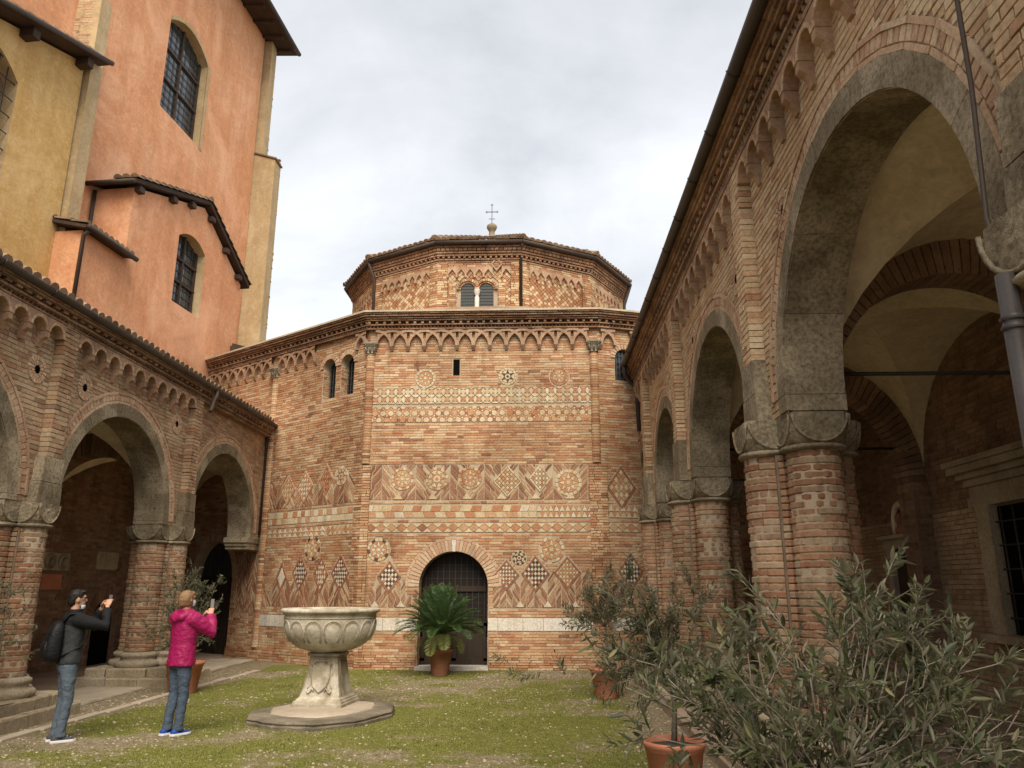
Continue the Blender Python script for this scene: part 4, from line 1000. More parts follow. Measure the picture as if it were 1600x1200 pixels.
# ---- right arcade
RF = Fr((2.34, 0, 0), (0, 1, 0), (-1, 0, 0)); RT = .55
rA = [(.9, 3.5, 1.6), (5.43, 3.5, 1.71), (10.1, 3.5, 1.61), (14.21, 3.75, 1.21), (17.2, 4.25, .45)]
rpil = [(2.85, 3.25), (7.72, 8.05), (12.2, 12.56), (15.95, 16.35)]
right_arc, rwall, rbr, rst, rrg, rco, rcn = arcade('brick_arcade', RF, -1.2, 17.66, 6.86, rA, 3.34, RT, rpil, [(6.75, 5.2), (8.55, 5.25), (11.2, 5.35), (13.3, 5.35)], [(-.4, 2.85), (3.25, 7.72), (8.05, 12.2), (12.56, 15.95), (16.35, 17.6)], 6.17, 6.74, .35,
    ('pink_brick', 'tall pale brick arcade on the right with big grey stone arches and a dark gutter'))
rpb = Pieces('brick', None, M['pier_brick']); rpl = Pieces('plinth_stone', right_arc, M['pale_stone'], 60)
for i, (u, hy) in enumerate(((3.1, .34), (7.8, .4), (12.36, .4), (16.1, .42))):
    p = pier(right_arc, (2.34+RT/2, u), .62, 2.98, 3.34, rpb, rpl, .3, hy, .25, plinth=.62)
    if i == 1: rpb.parent = p
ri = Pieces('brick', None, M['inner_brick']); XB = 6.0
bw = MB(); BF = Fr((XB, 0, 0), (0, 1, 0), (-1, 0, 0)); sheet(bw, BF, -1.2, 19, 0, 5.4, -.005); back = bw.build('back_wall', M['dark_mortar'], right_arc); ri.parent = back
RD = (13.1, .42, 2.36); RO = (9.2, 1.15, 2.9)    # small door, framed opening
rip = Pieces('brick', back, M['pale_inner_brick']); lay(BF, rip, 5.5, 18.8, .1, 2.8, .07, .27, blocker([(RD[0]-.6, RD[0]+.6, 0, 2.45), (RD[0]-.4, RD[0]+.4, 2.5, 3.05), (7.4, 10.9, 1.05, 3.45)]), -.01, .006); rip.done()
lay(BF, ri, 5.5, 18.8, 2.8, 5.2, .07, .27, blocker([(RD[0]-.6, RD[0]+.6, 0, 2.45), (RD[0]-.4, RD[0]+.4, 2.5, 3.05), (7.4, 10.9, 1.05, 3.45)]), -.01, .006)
rcr = Pieces('arch_brick', right_arc, M['inner_brick'], 100)
for u in (3.1, 7.8, 12.36, 16.1):
    cross_arch(right_arc, rcr, 2.34+RT, XB-.25, u, 3.3); 
    mb = MB(); mb.box((XB-.13, u, 1.6), (.13, .24, 1.7)); pl_ = mb.build('wall_pier', M['dark_mortar'], right_arc)
    PF = Fr((XB-.26, u-.24, 0), (0, 1, 0), (-1, 0, 0)); lay(PF, ri, 0, .48, .1, 3.3, .07, .26, None, -.02, .006); PF = Fr((XB-.26, u-.24, 0), (1, 0, 0), (0, -1, 0)); lay(PF, ri, 0, .26, .1, 3.3, .07, .2, None, -.02, .006)
    tr = MB(); tr.tube([(2.6, u, 3.87), (XB, u, 3.87)], .022, 6); tr.build('tie_rod', M['iron'], right_arc)
for a, b in ((-1.1, 2.9), (3.3, 7.6), (8.0, 12.16), (12.56, 15.9), (16.3, 19)): vault(right_arc, 2.34+RT-.02, XB, a, b, 3.42, 1.86)
rf = MB(); rf.add([(1.99, -1.2, 6.76), (1.99, 17.66, 6.76), (6.3, 19, 7.9), (6.3, -1.2, 7.9), (6.3, 19, 0), (6.3, -1.2, 0), (1.99, -1.2, 6.82), (1.99, 17.66, 6.82), (6.3, 19, 7.98), (6.3, -1.2, 7.98)], [(0, 1, 2, 3), (3, 2, 4, 5), (6, 7, 8, 9), (0, 1, 7, 6)]); roof = rf.build('roof', M['roof_tile'], right_arc)
rt = Pieces('roof_tile', roof, M['roof_tile'])
up = Vector((4.38, 0, 1.12)).normalized()
for i in range(94):
    for q in range(2): coppo(rt, Vector((2.02, -1.1+i*.2, 6.83))+up*(q*.42), up, Vector((0, 1, 0)), Vector((-.25, 0, 1)).normalized(), .46, .1, .08)
# furniture of the back wall: small door in a stone frame, niche with a bust, big framed opening
dm = MB(); sheet(dm, BF, RD[0]-RD[1], RD[0]+RD[1], .1, RD[2], -.003+.012); d_ = dm.build('door', M['dark_wood'], right_arc)
for k in range(3):
    mb = MB(); mb.box(BF(RD[0], .5+k*.75, .02), (.015, RD[1]-.06, .3)); mb.build('door_panel', M['dark_wood'], d_)
fr = MB(); fr.box(BF(RD[0]-RD[1]-.08, 1.2, .04), (.05, .08, 1.2)); fr.box(BF(RD[0]+RD[1]+.08, 1.2, .04), (.05, .08, 1.2)); fr.box(BF(RD[0], RD[2]+.06, .05), (.06, RD[1]+.2, .08)); fr.box(BF(RD[0], RD[2]+.17, .08), (.1, RD[1]+.28, .03)); fr.build('door_frame', M['paving'], right_arc)
nb_ = MB(); P = [(RD[0]-.2, 2.6), (RD[0]+.2, 2.6)] + arch_pts(RD[0], 2.8, .2)[::-1]; nb_.add([BF(a, b, .01) for a, b in P], [tuple(range(len(P)))])
nic = nb_.build('niche', M['void'], right_arc)
nr = MB(); nr.tube([BF(RD[0]-.24, 2.56, .03)]+[BF(RD[0]+.24*-math.cos(PI*k/10), 2.8+.26*math.sin(PI*k/10), .03) for k in range(11)]+[BF(RD[0]+.24, 2.56, .03)], .06, 6); nr.build('niche_frame', M['plaster_cream'], nic)
bu = MB(); bu.loft([[BF(RD[0]+a*math.cos(t), z, .05+b*math.sin(t)) for t in [2*PI*k/10 for k in range(10)]] for z, a, b in ((2.57, .15, .07), (2.66, .14, .08), (2.7, .06, .06), (2.74, .05, .06), (2.78, .075, .08), (2.86, .07, .085), (2.92, .03, .04))]); bu.build('bust', M['old_terracotta'], nic)
op = MB(); sheet(op, BF, RO[0]-1.2, RO[0]+1.2, 1.15, 2.75, .012); opening = op.build('opening', M['void'], right_arc)
fr = MB()
for u in (RO[0]-1.35, RO[0]+1.35): fr.box(BF(u, 1.95, .06), (.07, .16, .85))
fr.box(BF(RO[0], 1.09, .1), (.12, 1.65, .05)); fr.build('opening_frame', M['pale_stone'], right_arc)
cr_ = MB()
for z0, z1, d in ((2.78, 2.9, .1), (2.9, 3.06, .07), (3.06, 3.16, .12), (3.16, 3.24, .18), (3.24, 3.34, .26), (3.34, 3.42, .3)): cr_.box(BF(RO[0], (z0+z1)/2, d/2), (d/2, 1.6+d, (z1-z0)/2-.001))
cr_.build('entablature', M['pale_stone'], right_arc)
gr_ = MB()
for k in range(9): gr_.tube([BF(RO[0]-1.1+k*.27, 1.15, .05), BF(RO[0]-1.1+k*.27, 2.75, .05)], .012, 5)
for k in range(5): gr_.tube([BF(RO[0]-1.2, 1.35+k*.3, .05), BF(RO[0]+1.2, 1.35+k*.3, .05)], .012, 5)
gr_.build('grille', M['iron'], opening, 'stuff')
fl = MB(); fl.add([(1.75, -1.2, .1), (1.75, 17.6, .1), (6, 18.5, .1), (6, -1.2, .1), (1.75, -1.2, -.05), (1.75, 17.6, -.05)], [(0, 1, 2, 3), (0, 4, 5, 1)]); tag(fl.build('arcade_floor', M['inner_floor']), kind='structure')
# gutter end, downpipes, cable
dp = MB(); dp.tube([RF(17.3, 6.72, .36), RF(17.35, 6.5, .34), RF(17.45, 6.35, .2), RF(17.5, 6.2, .06), RF(17.5, 5.2, .04)], .055, 8); dp.build('downpipe', M['gutter_metal'], right_arc)
dp = MB(); dp.tube([(2.02, 3.17, 3.05), (2.02, 3.17, 0.1)], .043, 10); dp.lathe([(.049, 2.84), (.053, 2.85), (.049, 2.86)], (2.02, 3.17, 0), 10); dp.lathe([(.049, 2.8), (.053, 2.81), (.049, 2.82)], (2.02, 3.17, 0), 10); dp.build('downpipe', M['gutter_metal'], right_arc)
cb = MB(); cb.tube([(2.16, 3.4, 6.6), (2.165, 3.4, 4.7), (2.2, 3.46, 4.2), (2.15, 3.44, 3.45), (2.05, 3.2, 3.05)], .014, 6); cb.build('cable', M['brown_metal'], right_arc)
for p_ in (rbr, rst, rrg, rco, rcn, rpb, rpl, ri, rcr, rt): p_.done()

# ---- left arcade
LF = Fr((-7.13, 0, 0), (0, 1, 0), (1, 0, 0)); LT = .55
lA = [(3.9, 2.95, 1.6), (8.42, 2.95, 1.6), (12.78, 2.93, 1.62), (17.2, 3.0, 1.66)]
lpil = [(6.3, 6.6), (10.55, 10.9), (15.02, 15.36)]
left_arc, lwall, lbr, lst, lrg, lco, lcn = arcade('brick_arcade', LF, -1.2, 19.6, 5.86, lA, 2.87, LT, lpil, [(10.25, 4.72), (11.42, 4.75), (14.55, 4.82)], [(2, 6.3), (6.6, 10.55), (10.9, 15.02)], 5.4, 5.76, .27,
    ('tan_brick', 'low tan brick arcade on the left below the orange church wall'))
lpb = Pieces('brick', None, M['pier_brick']); lpl = Pieces('plinth_stone', left_arc, M['pale_stone'], 60)
for i, u in enumerate((6.2, 10.6, 15.0)):
    p = pier(left_arc, (-7.13-LT/2, u), .58, 2.52, 2.87, lpb, lpl, .3, .34, .25, plinth=.66)
    if i == 2: lpb.parent = p
# last impost, let into the church wall
for z0, z1, e in ((2.6, 2.68, .03), (2.68, 2.76, .07), (2.76, 2.88, .12)):
    im = MB(); im.box(LF(19.4-e/2, (z0+z1)/2, -LT/2), (LT/2+.02*(e > .1), .55+e/2, (z1-z0)/2-.002)); im.build('impost', M['stone'], left_arc)
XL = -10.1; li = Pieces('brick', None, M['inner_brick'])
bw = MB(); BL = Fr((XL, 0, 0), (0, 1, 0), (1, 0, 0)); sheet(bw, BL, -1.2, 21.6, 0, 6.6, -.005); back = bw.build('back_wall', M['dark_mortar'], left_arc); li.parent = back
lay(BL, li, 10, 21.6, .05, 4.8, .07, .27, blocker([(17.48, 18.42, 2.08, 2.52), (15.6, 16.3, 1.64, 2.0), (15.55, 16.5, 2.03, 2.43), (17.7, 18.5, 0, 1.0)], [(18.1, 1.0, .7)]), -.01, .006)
lcr = Pieces('arch_brick', left_arc, M['inner_brick'], 60)
for u in (6.2, 10.6, 15.0): cross_arch(left_arc, lcr, XL+.1, -7.13-LT, u, 2.9, .42, .42, 1.2)
for a, b in ((2, 6.0), (6.4, 10.4), (10.8, 14.8), (15.2, 21.4)): vault(left_arc, XL, -7.13-LT+.02, a, b, 2.95, 1.75)
ra = Pieces('arch_brick', left_arc, M['inner_brick'], 30); voussoirs(BL, ra, 18.1, 1.0, .4, .68, 18, 0, PI); ra.done()
mb = MB(); P = [(17.7, 0), (18.5, 0)] + arch_pts(18.1, 1.0, .4)[::-1]; mb.add([BL(a, b, .004) for a, b in P], [tuple(range(len(P)))]); mb.build('blind_door', M['void'], left_arc)
for u0, u1, z0, z1, m_ in ((17.5, 18.4, 2.1, 2.5, 'pale_stone'), (15.62, 16.28, 1.66, 1.98, 'terracotta'), (15.57, 16.48, 2.05, 2.41, 'pale_stone')):
    mb = MB(); plate_mesh(mb, [(u0+.05, z0), (u1-.05, z0), (u1, z0+.05), (u1, z1-.05), (u1-.05, z1), (u0+.05, z1), (u0, z1-.05), (u0, z0+.05)] if m_ == 'pale_stone' and u0 > 17 else [(u0, z0), (u1, z0), (u1, z1), (u0, z1)], -.01, .05, BL, .5, 0, .012)
    pq = mb.build('wall_plaque', M[m_], left_arc); pq['label'] = {0: 'pale stone plaque with clipped corners', 1: 'square orange terracotta plaque', 2: 'carved stone relief with two round medallions'}[0 if u0 > 17 else 1 if m_ == 'terracotta' else 2]
    if u0 < 15.6:
        md = MB()
        for q in (15.8, 16.24):
            md.tube([BL(q+.17*math.cos(t), 2.23+.15*math.sin(t), .055) for t in [2*PI*k/14 for k in range(15)]], .022, 5, caps=False)
            md.lathe([(.0, .0)], (0, 0, 0), 3) if False else md.tube([BL(q, 2.14, .05), BL(q, 2.2, .08), BL(q+.02, 2.28, .085), BL(q+.01, 2.32, .05)], [.07, .06, .05, .02], 7)
        md.build('medallion', M['slab_stone'], pq)
rf = MB(); rf.add([(-6.92, -1.2, 5.72), (-6.92, 19.4, 5.72), (-10.3, 21.6, 6.9), (-10.3, -1.2, 6.9), (-6.92, -1.2, 5.78), (-6.92, 19.4, 5.78), (-10.3, 21.6, 6.97), (-10.3, -1.2, 6.97)], [(0, 1, 2, 3), (4, 5, 6, 7), (0, 1, 5, 4)]); roof = rf.build('roof', M['roof_tile'], left_arc)
lt = Pieces('roof_tile', roof, M['roof_tile'])
up = Vector((-3.44, 0, 1.1)).normalized()
for i in range(102):
    for q in range(8): coppo(lt, Vector((-6.9, -1.0+i*.2, 5.8+random.uniform(0, .02)))+up*(q*.42), up, Vector((0, 1, 0)), Vector((.3, 0, 1)).normalized(), .46, .1, .078)
sp = MB(); sp.tube([LF(15.55, 5.74, .3), LF(15.5, 5.62, .33), LF(15.45, 5.5, .3), LF(15.3, 5.32, .34), LF(15.2, 5.22, .36)], .04, 8); sp.build('spout', M['brown_metal'], left_arc)
dp = MB(); dp.tube([LF(19.42, 5.72, .2), LF(19.42, 5.6, .05), LF(19.45, 3.0, .03)], .03, 6); dp.build('downpipe', M['gutter_metal'], left_arc)
for p_ in (lbr, lst, lrg, lco, lcn, lpb, lpl, li, lcr, lt): p_.done()
# ------------------------------------------------------------------ churches on the left
A4 = R(4.4)
def CH(D): return Fr((-D-12*math.sin(A4)*0, 12, 0), (math.sin(A4), math.cos(A4), 0), (math.cos(A4), -math.sin(A4), 0))
Yc = lambda y: (y-12)/math.cos(A4)
def wall_cols(mb, F, us, top, bot, ops, depth, d=0., m_rev=0):
    """wall under a top line, with segment-arched openings (u0, u1, sill, spring, rise) and reveals"""
    us = sorted(set([round(x, 4) for x in us] + [round(o[0], 4) for o in ops] + [round(o[1], 4) for o in ops] + [round(o[0]+(o[1]-o[0])*k/10, 4) for o in ops for k in range(1, 10)]))
    def at(o, u): h = (o[1]-o[0])/2; q = (u-o[0]-h)/h; return o[3]+o[4]*(1-q*q)
    for a, b in zip(us[:-1], us[1:]):
        o = next((o for o in ops if o[0]-1e-3 <= a and b <= o[1]+1e-3), None)
        if o:
            mb.add([F(a, bot, d), F(b, bot, d), F(b, o[2], d), F(a, o[2], d)], [(0, 1, 2, 3)]); mb.add([F(a, at(o, a), d), F(b, at(o, b), d), F(b, top(b), d), F(a, top(a), d)], [(0, 1, 2, 3)])
            mb.add([F(a, at(o, a), d), F(b, at(o, b), d), F(b, at(o, b), d-depth), F(a, at(o, a), d-depth)], [(0, 1, 2, 3)], 0, m_rev)
        else: mb.add([F(a, bot, d), F(b, bot, d), F(b, top(b), d), F(a, top(a), d)], [(0, 1, 2, 3)])
    for o in ops:
        for u in (o[0], o[1]): mb.add([F(u, o[2], d), F(u, o[3], d), F(u, o[3], d-depth), F(u, o[2], d-depth)], [(0, 1, 2, 3)], 0, m_rev)
        mb.add([F(o[0], o[2], d), F(o[1], o[2], d), F(o[1], o[2]+.12, d-depth), F(o[0], o[2]+.12, d-depth)], [(0, 1, 2, 3)], 0, m_rev)
def grid_window(F, root, o, d, nx, nz, fw=.09):
    mb = MB(); mb.add([F(o[0], o[2], d), F(o[1], o[2], d), F(o[1], o[3]+o[4], d), F(o[0], o[3]+o[4], d)], [(0, 1, 2, 3)])
    w_ = mb.build('window', M['dark_glass'], root)
    f = MB(); W_ = o[1]-o[0]; H_ = o[3]+o[4]-o[2]
    for u, z in ((o[0]+fw/2, o[2]+H_/2), (o[1]-fw/2, o[2]+H_/2), (o[0]+W_/2, o[2]+H_/2)): f.bar(F(u, o[2], d+.03), F(u, o[3]+o[4], d+.03), fw*.8, .06, F.n)
    for z in (o[2]+fw/2, o[2]+H_*.36, o[2]+H_*.66): f.bar(F(o[0], z, d+.032), F(o[1], z, d+.032), .06, fw*.8, F.n)
    f.build('window_frame', M['beam_wood'], w_)
    g = MB()
    for k in range(1, nx): g.bar(F(o[0]+W_*k/nx, o[2], d+.02), F(o[0]+W_*k/nx, o[3]+o[4], d+.02), .014, .014)
    for k in range(1, nz): g.bar(F(o[0], o[2]+H_*k/nz, d+.021), F(o[1], o[2]+H_*k/nz, d+.021), .014, .014)
    g.build('glazing_bar', M['lead'], w_, 'stuff'); return w_
church = thing('orange_church', 'tall orange plastered church wall with arched windows and a gabled side chapel', 'church', (-11, 20, 0))
MAIN = CH(11.4); CHAP = CH(10.3)
mu0, mu1 = Yc(13.), Yc(24.85); mwin = (Yc(19.0), Yc(21.2), 15.15, 18.08, .46)
mb = MB(); wall_cols(mb, MAIN, [mu0, mu1], lambda u: 22.3, 5.5, [mwin], .3, 0, 1)
mb.add([MAIN(mu1, 5.5, 0), MAIN(mu1, 22.3, 0), MAIN(mu1, 22.3, -6), MAIN(mu1, 5.5, -6)], [(0, 1, 2, 3)])
mainw = mb.build('main_wall', [M['orange_plaster'], M['beige_plaster']], church)
sk_ = MB(); P = [(mu0, 5.5), (mu1, 5.5), (mu1, 14.45), (mu0, 14.62)]; sk_.add([MAIN(a, b, .03) for a, b in P]+[MAIN(mu1, 14.5, -.01), MAIN(mu0, 14.67, -.01)], [(0, 1, 2, 3), (3, 2, 4, 5)]); sk_.build('lower_render', M['orange_plaster'], church)
grid_window(MAIN, church, mwin, -.28, 8, 14)
# window surround of beige render
su = MB(); o = mwin; fw_ = .16
for k in range(12):
    a, b = o[0]+(o[1]-o[0])*k/12, o[0]+(o[1]-o[0])*(k+1)/12; at = lambda u: o[3]+o[4]*(1-((u-(o[0]+o[1])/2)/((o[1]-o[0])/2))**2)
    su.add([MAIN(a, at(a), .02), MAIN(b, at(b), .02), MAIN(b, at(b)+.13, .02), MAIN(a, at(a)+.13, .02)], [(0, 1, 2, 3)])
su.add([MAIN(o[1], o[2]-.05, .02), MAIN(o[1]+fw_, o[2]-.05, .02), MAIN(o[1]+fw_, o[3]+.1, .02), MAIN(o[1], o[3], .02)], [(0, 1, 2, 3)])
su.build('window_surround', M['beige_plaster'], church)
# main eave: boards, rafters, gutter
ev = MB(); e0, e1 = mu0, Yc(25.8)
ev.add([MAIN(e0, 22.32, -3), MAIN(e1, 22.32, -3), MAIN(e1, 21.98, .95), MAIN(e0, 21.98, .95), MAIN(e0, 22.42, -3), MAIN(e1, 22.42, -3), MAIN(e1, 22.1, .98), MAIN(e0, 22.1, .98)], [(0, 1, 2, 3), (4, 5, 6, 7), (2, 3, 7, 6), (1, 2, 6, 5)])
ev = ev.build('main_roof', M['beam_wood'], church)
y = e0+.2
while y < e1:
    mb = MB(); mb.bar(MAIN(y, 22.12, -.3), MAIN(y, 21.94, .8), .12, .16); mb.build('rafter', M['beam_wood'], ev); y += .82
mb = MB(); mb.tube([MAIN(e0, 22.02, 1.0), MAIN(e1, 22.02, 1.0)], .08, 8); mb.build('gutter', M['brown_metal'], ev)
# chapel
cu0, cu1 = Yc(16.75), Yc(22.54); lu0 = Yc(15.2); ua = Yc(20.0)
ctop = lambda u: (11.25+(12.38-11.25)*(u-cu0)/(ua-cu0)) if u < ua else 12.38-(12.38-11.0)*(u-ua)/(cu1-ua)
cwin = (Yc(18.88), Yc(20.3), 9.1, 11.0, .27)
mb = MB(); wall_cols(mb, CHAP, [cu0, ua, cu1], ctop, 5.5, [cwin], .3, 0, 1); wall_cols(mb, CHAP, [lu0, cu0], lambda u: 9.35, 5.5, [], .3)
mb.add([CHAP(cu0, 5.5, 0), CHAP(cu0, ctop(cu0), 0), CHAP(cu0, ctop(cu0), -1.2), CHAP(cu0, 5.5, -1.2)], [(0, 1, 2, 3)])
mb.add([CHAP(cu1, 5.5, 0), CHAP(cu1, ctop(cu1), 0), CHAP(cu1, ctop(cu1), -1.2), CHAP(cu1, 5.5, -1.2)], [(0, 1, 2, 3)])
mb.add([CHAP(lu0, 5.5, 0), CHAP(lu0, 9.35, 0), CHAP(lu0, 9.35, -1.2), CHAP(lu0, 5.5, -1.2)], [(0, 1, 2, 3)])
chapel = mb.build('chapel_wall', [M['orange_plaster'], M['beige_plaster']], church)
grid_window(CHAP, church, cwin, -.28, 6, 10)
rf = MB(); apx = (ua, 12.47); 
tl, tr_ = (Yc(16.5), 11.26), (Yc(22.8), 10.98)
for (p, q) in ((tl, apx), (apx, tr_)):
    rf.add([CHAP(p[0], p[1], .17), CHAP(q[0], q[1], .17), CHAP(q[0], q[1], -1.3), CHAP(p[0], p[1], -1.3), CHAP(p[0], p[1]+.1, .19), CHAP(q[0], q[1]+.1, .19), CHAP(q[0], q[1]+.1, -1.3), CHAP(p[0], p[1]+.1, -1.3)], [(0, 1, 2, 3), (4, 5, 6, 7), (0, 1, 5, 4), (0, 3, 7, 4), (1, 2, 6, 5)])
rfo = rf.build('chapel_roof', M['beam_wood'], church)
for u in (Yc(16.85), Yc(18.3), Yc(19.2), Yc(20.3), Yc(21.3), Yc(22.2)):
    mb = MB(); z = ctop(min(max(u, cu0), cu1))-.06; mb.bar(CHAP(u, z, -.2), CHAP(u, z, .16), .2, .14); mb.build('beam_end', M['beam_wood'], rfo)
gt = MB(); gt.tube([CHAP(tl[0]-.06, tl[1]+.0, .18), CHAP(tl[0]-.06, tl[1]+.0, -1.15)], .06, 8); gt.build('gutter', M['brown_metal'], rfo)
ct = Pieces('roof_tile', rfo, M['roof_tile'], 120)
for (p, q) in ((tl, apx), (apx, tr_)):
    L = math.hypot(q[0]-p[0], q[1]-p[1]); n = int(L/.3); sl = (CHAP(q[0], q[1], 0)-CHAP(p[0], p[1], 0)).normalized()
    if q is apx: st_, dr = p, sl
    else: st_, dr = q, -sl
    for i in range(n):
        for j in range(3): coppo(ct, CHAP(st_[0], st_[1]+.1, .14-j*.22)+dr*(i*L/n), dr, CHAP.n, dr.cross(CHAP.n)*(1 if dr.cross(CHAP.n).z > 0 else -1), L/n*1.12, .11, .085)
for i in range(5): coppo(ct, CHAP(apx[0], apx[1]+.12, .2-i*.3), -CHAP.n, CHAP.u, Vector((0, 0, 1)), .36, .13, .11)
mb = MB(); mb.tube([CHAP(cu0-.05, 11.2, -1.0), CHAP(cu0-.07, 9.2, -1.0)], .045, 8); mb.build('downpipe', M['brown_metal'], church)
# lean-to roof
ln = MB(); a, b = Yc(15.05), cu0-.01
ln.add([CHAP(a, 9.33, .17), CHAP(b, 9.33, .17), CHAP(b, 9.62, -1.1), CHAP(a, 9.62, -1.1), CHAP(a, 9.4, .19), CHAP(b, 9.4, .19), CHAP(b, 9.7, -1.1), CHAP(a, 9.7, -1.1)], [(0, 1, 2, 3), (4, 5, 6, 7), (0, 1, 5, 4), (0, 3, 7, 4)])
lno = ln.build('lean_to_roof', M['beam_wood'], church)
mb = MB(); mb.tube([CHAP(a, 9.36, .24), CHAP(b+.12, 9.36, .24)], .06, 8); mb.build('gutter', M['brown_metal'], lno)
n = int((b-a)/.2); upv = (CHAP(0, .29, -1.27)-CHAP(0, 0, 0)).normalized()
for i in range(n+1):
    for j in range(3): coppo(ct, CHAP(a+.08+i*.2, 9.42, .2)+upv*(j*.42), upv, CHAP.u, Vector((0, 0, 1)), .46, .095, .075)
mb = MB(); mb.tube([CHAP(a+.1, 9.3, .2), CHAP(a+.1, 9.2, .08), CHAP(a+.1, 6.8, .06)], .045, 8); mb.build('downpipe', M['brown_metal'], church)
ct.done()
# small tiled roof edge between chapel and octagon
sm = MB(); sm.bar(Vector((-9.7, 22.7, 9.0)), Vector((-8.6, 22.9, 8.75)), .7, .1); sm.bar(Vector((-9.6, 22.3, 8.85)), Vector((-8.7, 22.45, 8.6)), .08, .16); sm.build('small_roof', M['beam_wood'], church)
# far buttress (two stages)
fb = MB(); x0 = -10.7
def blockY(mb, x0, x1, y0, y1, z0, za, zb):
    """block whose top slopes from za at x0 to zb at x1"""
    v = [(x0, y0, z0), (x1, y0, z0), (x1, y1, z0), (x0, y1, z0), (x0, y0, za), (x1, y0, zb), (x1, y1, zb), (x0, y1, za)]
    mb.add([Vector(p) for p in v], [(0, 1, 5, 4), (1, 2, 6, 5), (2, 3, 7, 6), (3, 0, 4, 7), (4, 5, 6, 7), (0, 1, 2, 3)])
blockY(fb, -12, -9.63, 24.9, 25.5, 5, 17.6, 16.9); blockY(fb, -12, -10.15, 24.95, 25.45, 17, 22.2, 22.1); fbo = fb.build('buttress', M['beige_plaster'], church)
tb = Pieces('brick', fbo, M['octagon_brick'], 120)
TF = Fr((-9.63, 24.9, 0), (0, 1, 0), (1, 0, 0))
for k in range(150):
    z = 7.5+k*.065
    if random.random() < .55: tb.brick(TF, .5, .6+random.uniform(.0, .05), z, z+.05, -.3, random.uniform(-.05, .012))
TF2 = Fr((-10.15, 24.95, 0), (0, 1, 0), (1, 0, 0))
for k in range(75):
    z = 17.1+k*.065
    if random.random() < .6: tb.brick(TF2, .4, .5+random.uniform(.0, .05), z, z+.05, -.3, random.uniform(-.05, .012))
tb.done()
cpg = MB(); cpg.bar(Vector((-10.6, 25.2, 17.24)), Vector((-9.58, 25.2, 16.94)), .7, .06); cpg.build('buttress_tile', M['roof_tile'], church)
# near buttress
nb_ = MB(); blockY(nb_, -14, -10.56, 15.35, 15.78, 5.5, 17.6, 15.75); nbo = nb_.build('buttress', M['beige_plaster'], church)
nbr = Pieces('brick', nbo, M['pink_brick'], 100); NF = Fr((-14, 15.35, 0), (1, 0, 0), (0, -1, 0))
lay(NF, nbr, .3, 3.3, 14., 17., .075, .27, lambda u, v: (v > 17.5-.54*u) | (np.sin(u*7+v*5)+np.sin(v*11-u*3) > 1.25), -.02, .004); nbr.done()
mb = MB(); mb.tube([(-11.9, 15.22, 18), (-11.9, 15.22, 14)], .07, 8); mb.build('downpipe', M['gutter_metal'], church)
# yellow building
yel = thing('yellow_building', 'ochre yellow plastered building with a grated arched window at the left edge', 'building', (-12, 12, 0))
YF = CH(10.95); y0, y1 = Yc(7.5), Yc(15.3); ytop = lambda u: 13.72+.33*(u-y1); ywin = (Yc(11.6), Yc(13.55), 9.2, 11.9, .5)
mb = MB(); wall_cols(mb, YF, [y0, y1], ytop, 5.5, [ywin], .35, 0, 1); mb.add([YF(y0, 5.5, 0), YF(y0, ytop(y0), 0), YF(y0, ytop(y0), -4), YF(y0, 5.5, -4)], [(0, 1, 2, 3)]); mb.build('wall', [M['yellow_plaster'], M['beige_plaster']], yel)
mb = MB(); sheet(mb, YF, ywin[0], ywin[1], 9.2, 12.5, -.33); ywo = mb.build('window', M['inner_brick'], yel)
g = MB()
for k in range(1, 8): u = ywin[0]+(ywin[1]-ywin[0])*k/8; g.tube([YF(u, 9.2, -.06), YF(u, 12.4, -.06)], .014, 5)
for k in range(1, 9): g.tube([YF(ywin[0], 9.2+k*.38, -.06), YF(ywin[1], 9.2+k*.38, -.06)], .012, 5)
g.build('grille', M['iron'], ywo, 'stuff')
rf = MB(); p, q = (y0-.2, ytop(y0)+.05), (Yc(15.62), ytop(Yc(15.62))+.05)
rf.add([YF(p[0], p[1], .4), YF(q[0], q[1], .4), YF(q[0], q[1], -4), YF(p[0], p[1], -4), YF(p[0], p[1]+.12, .42), YF(q[0], q[1]+.12, .42), YF(q[0], q[1]+.12, -4), YF(p[0], p[1]+.12, -4)], [(0, 1, 2, 3), (4, 5, 6, 7), (0, 1, 5, 4), (1, 2, 6, 5)])
yro = rf.build('roof', M['beam_wood'], yel)
mb = MB(); mb.tube([YF(p[0], p[1]+.04, .46), YF(q[0], q[1]+.04, .46)], .06, 8); mb.build('gutter', M['brown_metal'], yro)
for u in (Yc(10.6), Yc(12.0), Yc(13.45), Yc(15.1)):
    mb = MB(); mb.bar(YF(u, ytop(u)-.1, -.2), YF(u, ytop(u)-.1, .32), .2, .2); mb.build('beam_end', M['beam_wood'], yro)
yt = Pieces('roof_tile', yro, M['roof_tile'], 60); sl = (YF(q[0], q[1], 0)-YF(p[0], p[1], 0)).normalized()
for i in range(22): coppo(yt, YF(p[0], p[1]+.13, .3)+sl*(i*.38), sl, YF.n, Vector((0, 0, 1)), .44, .1, .08)
yt.done()
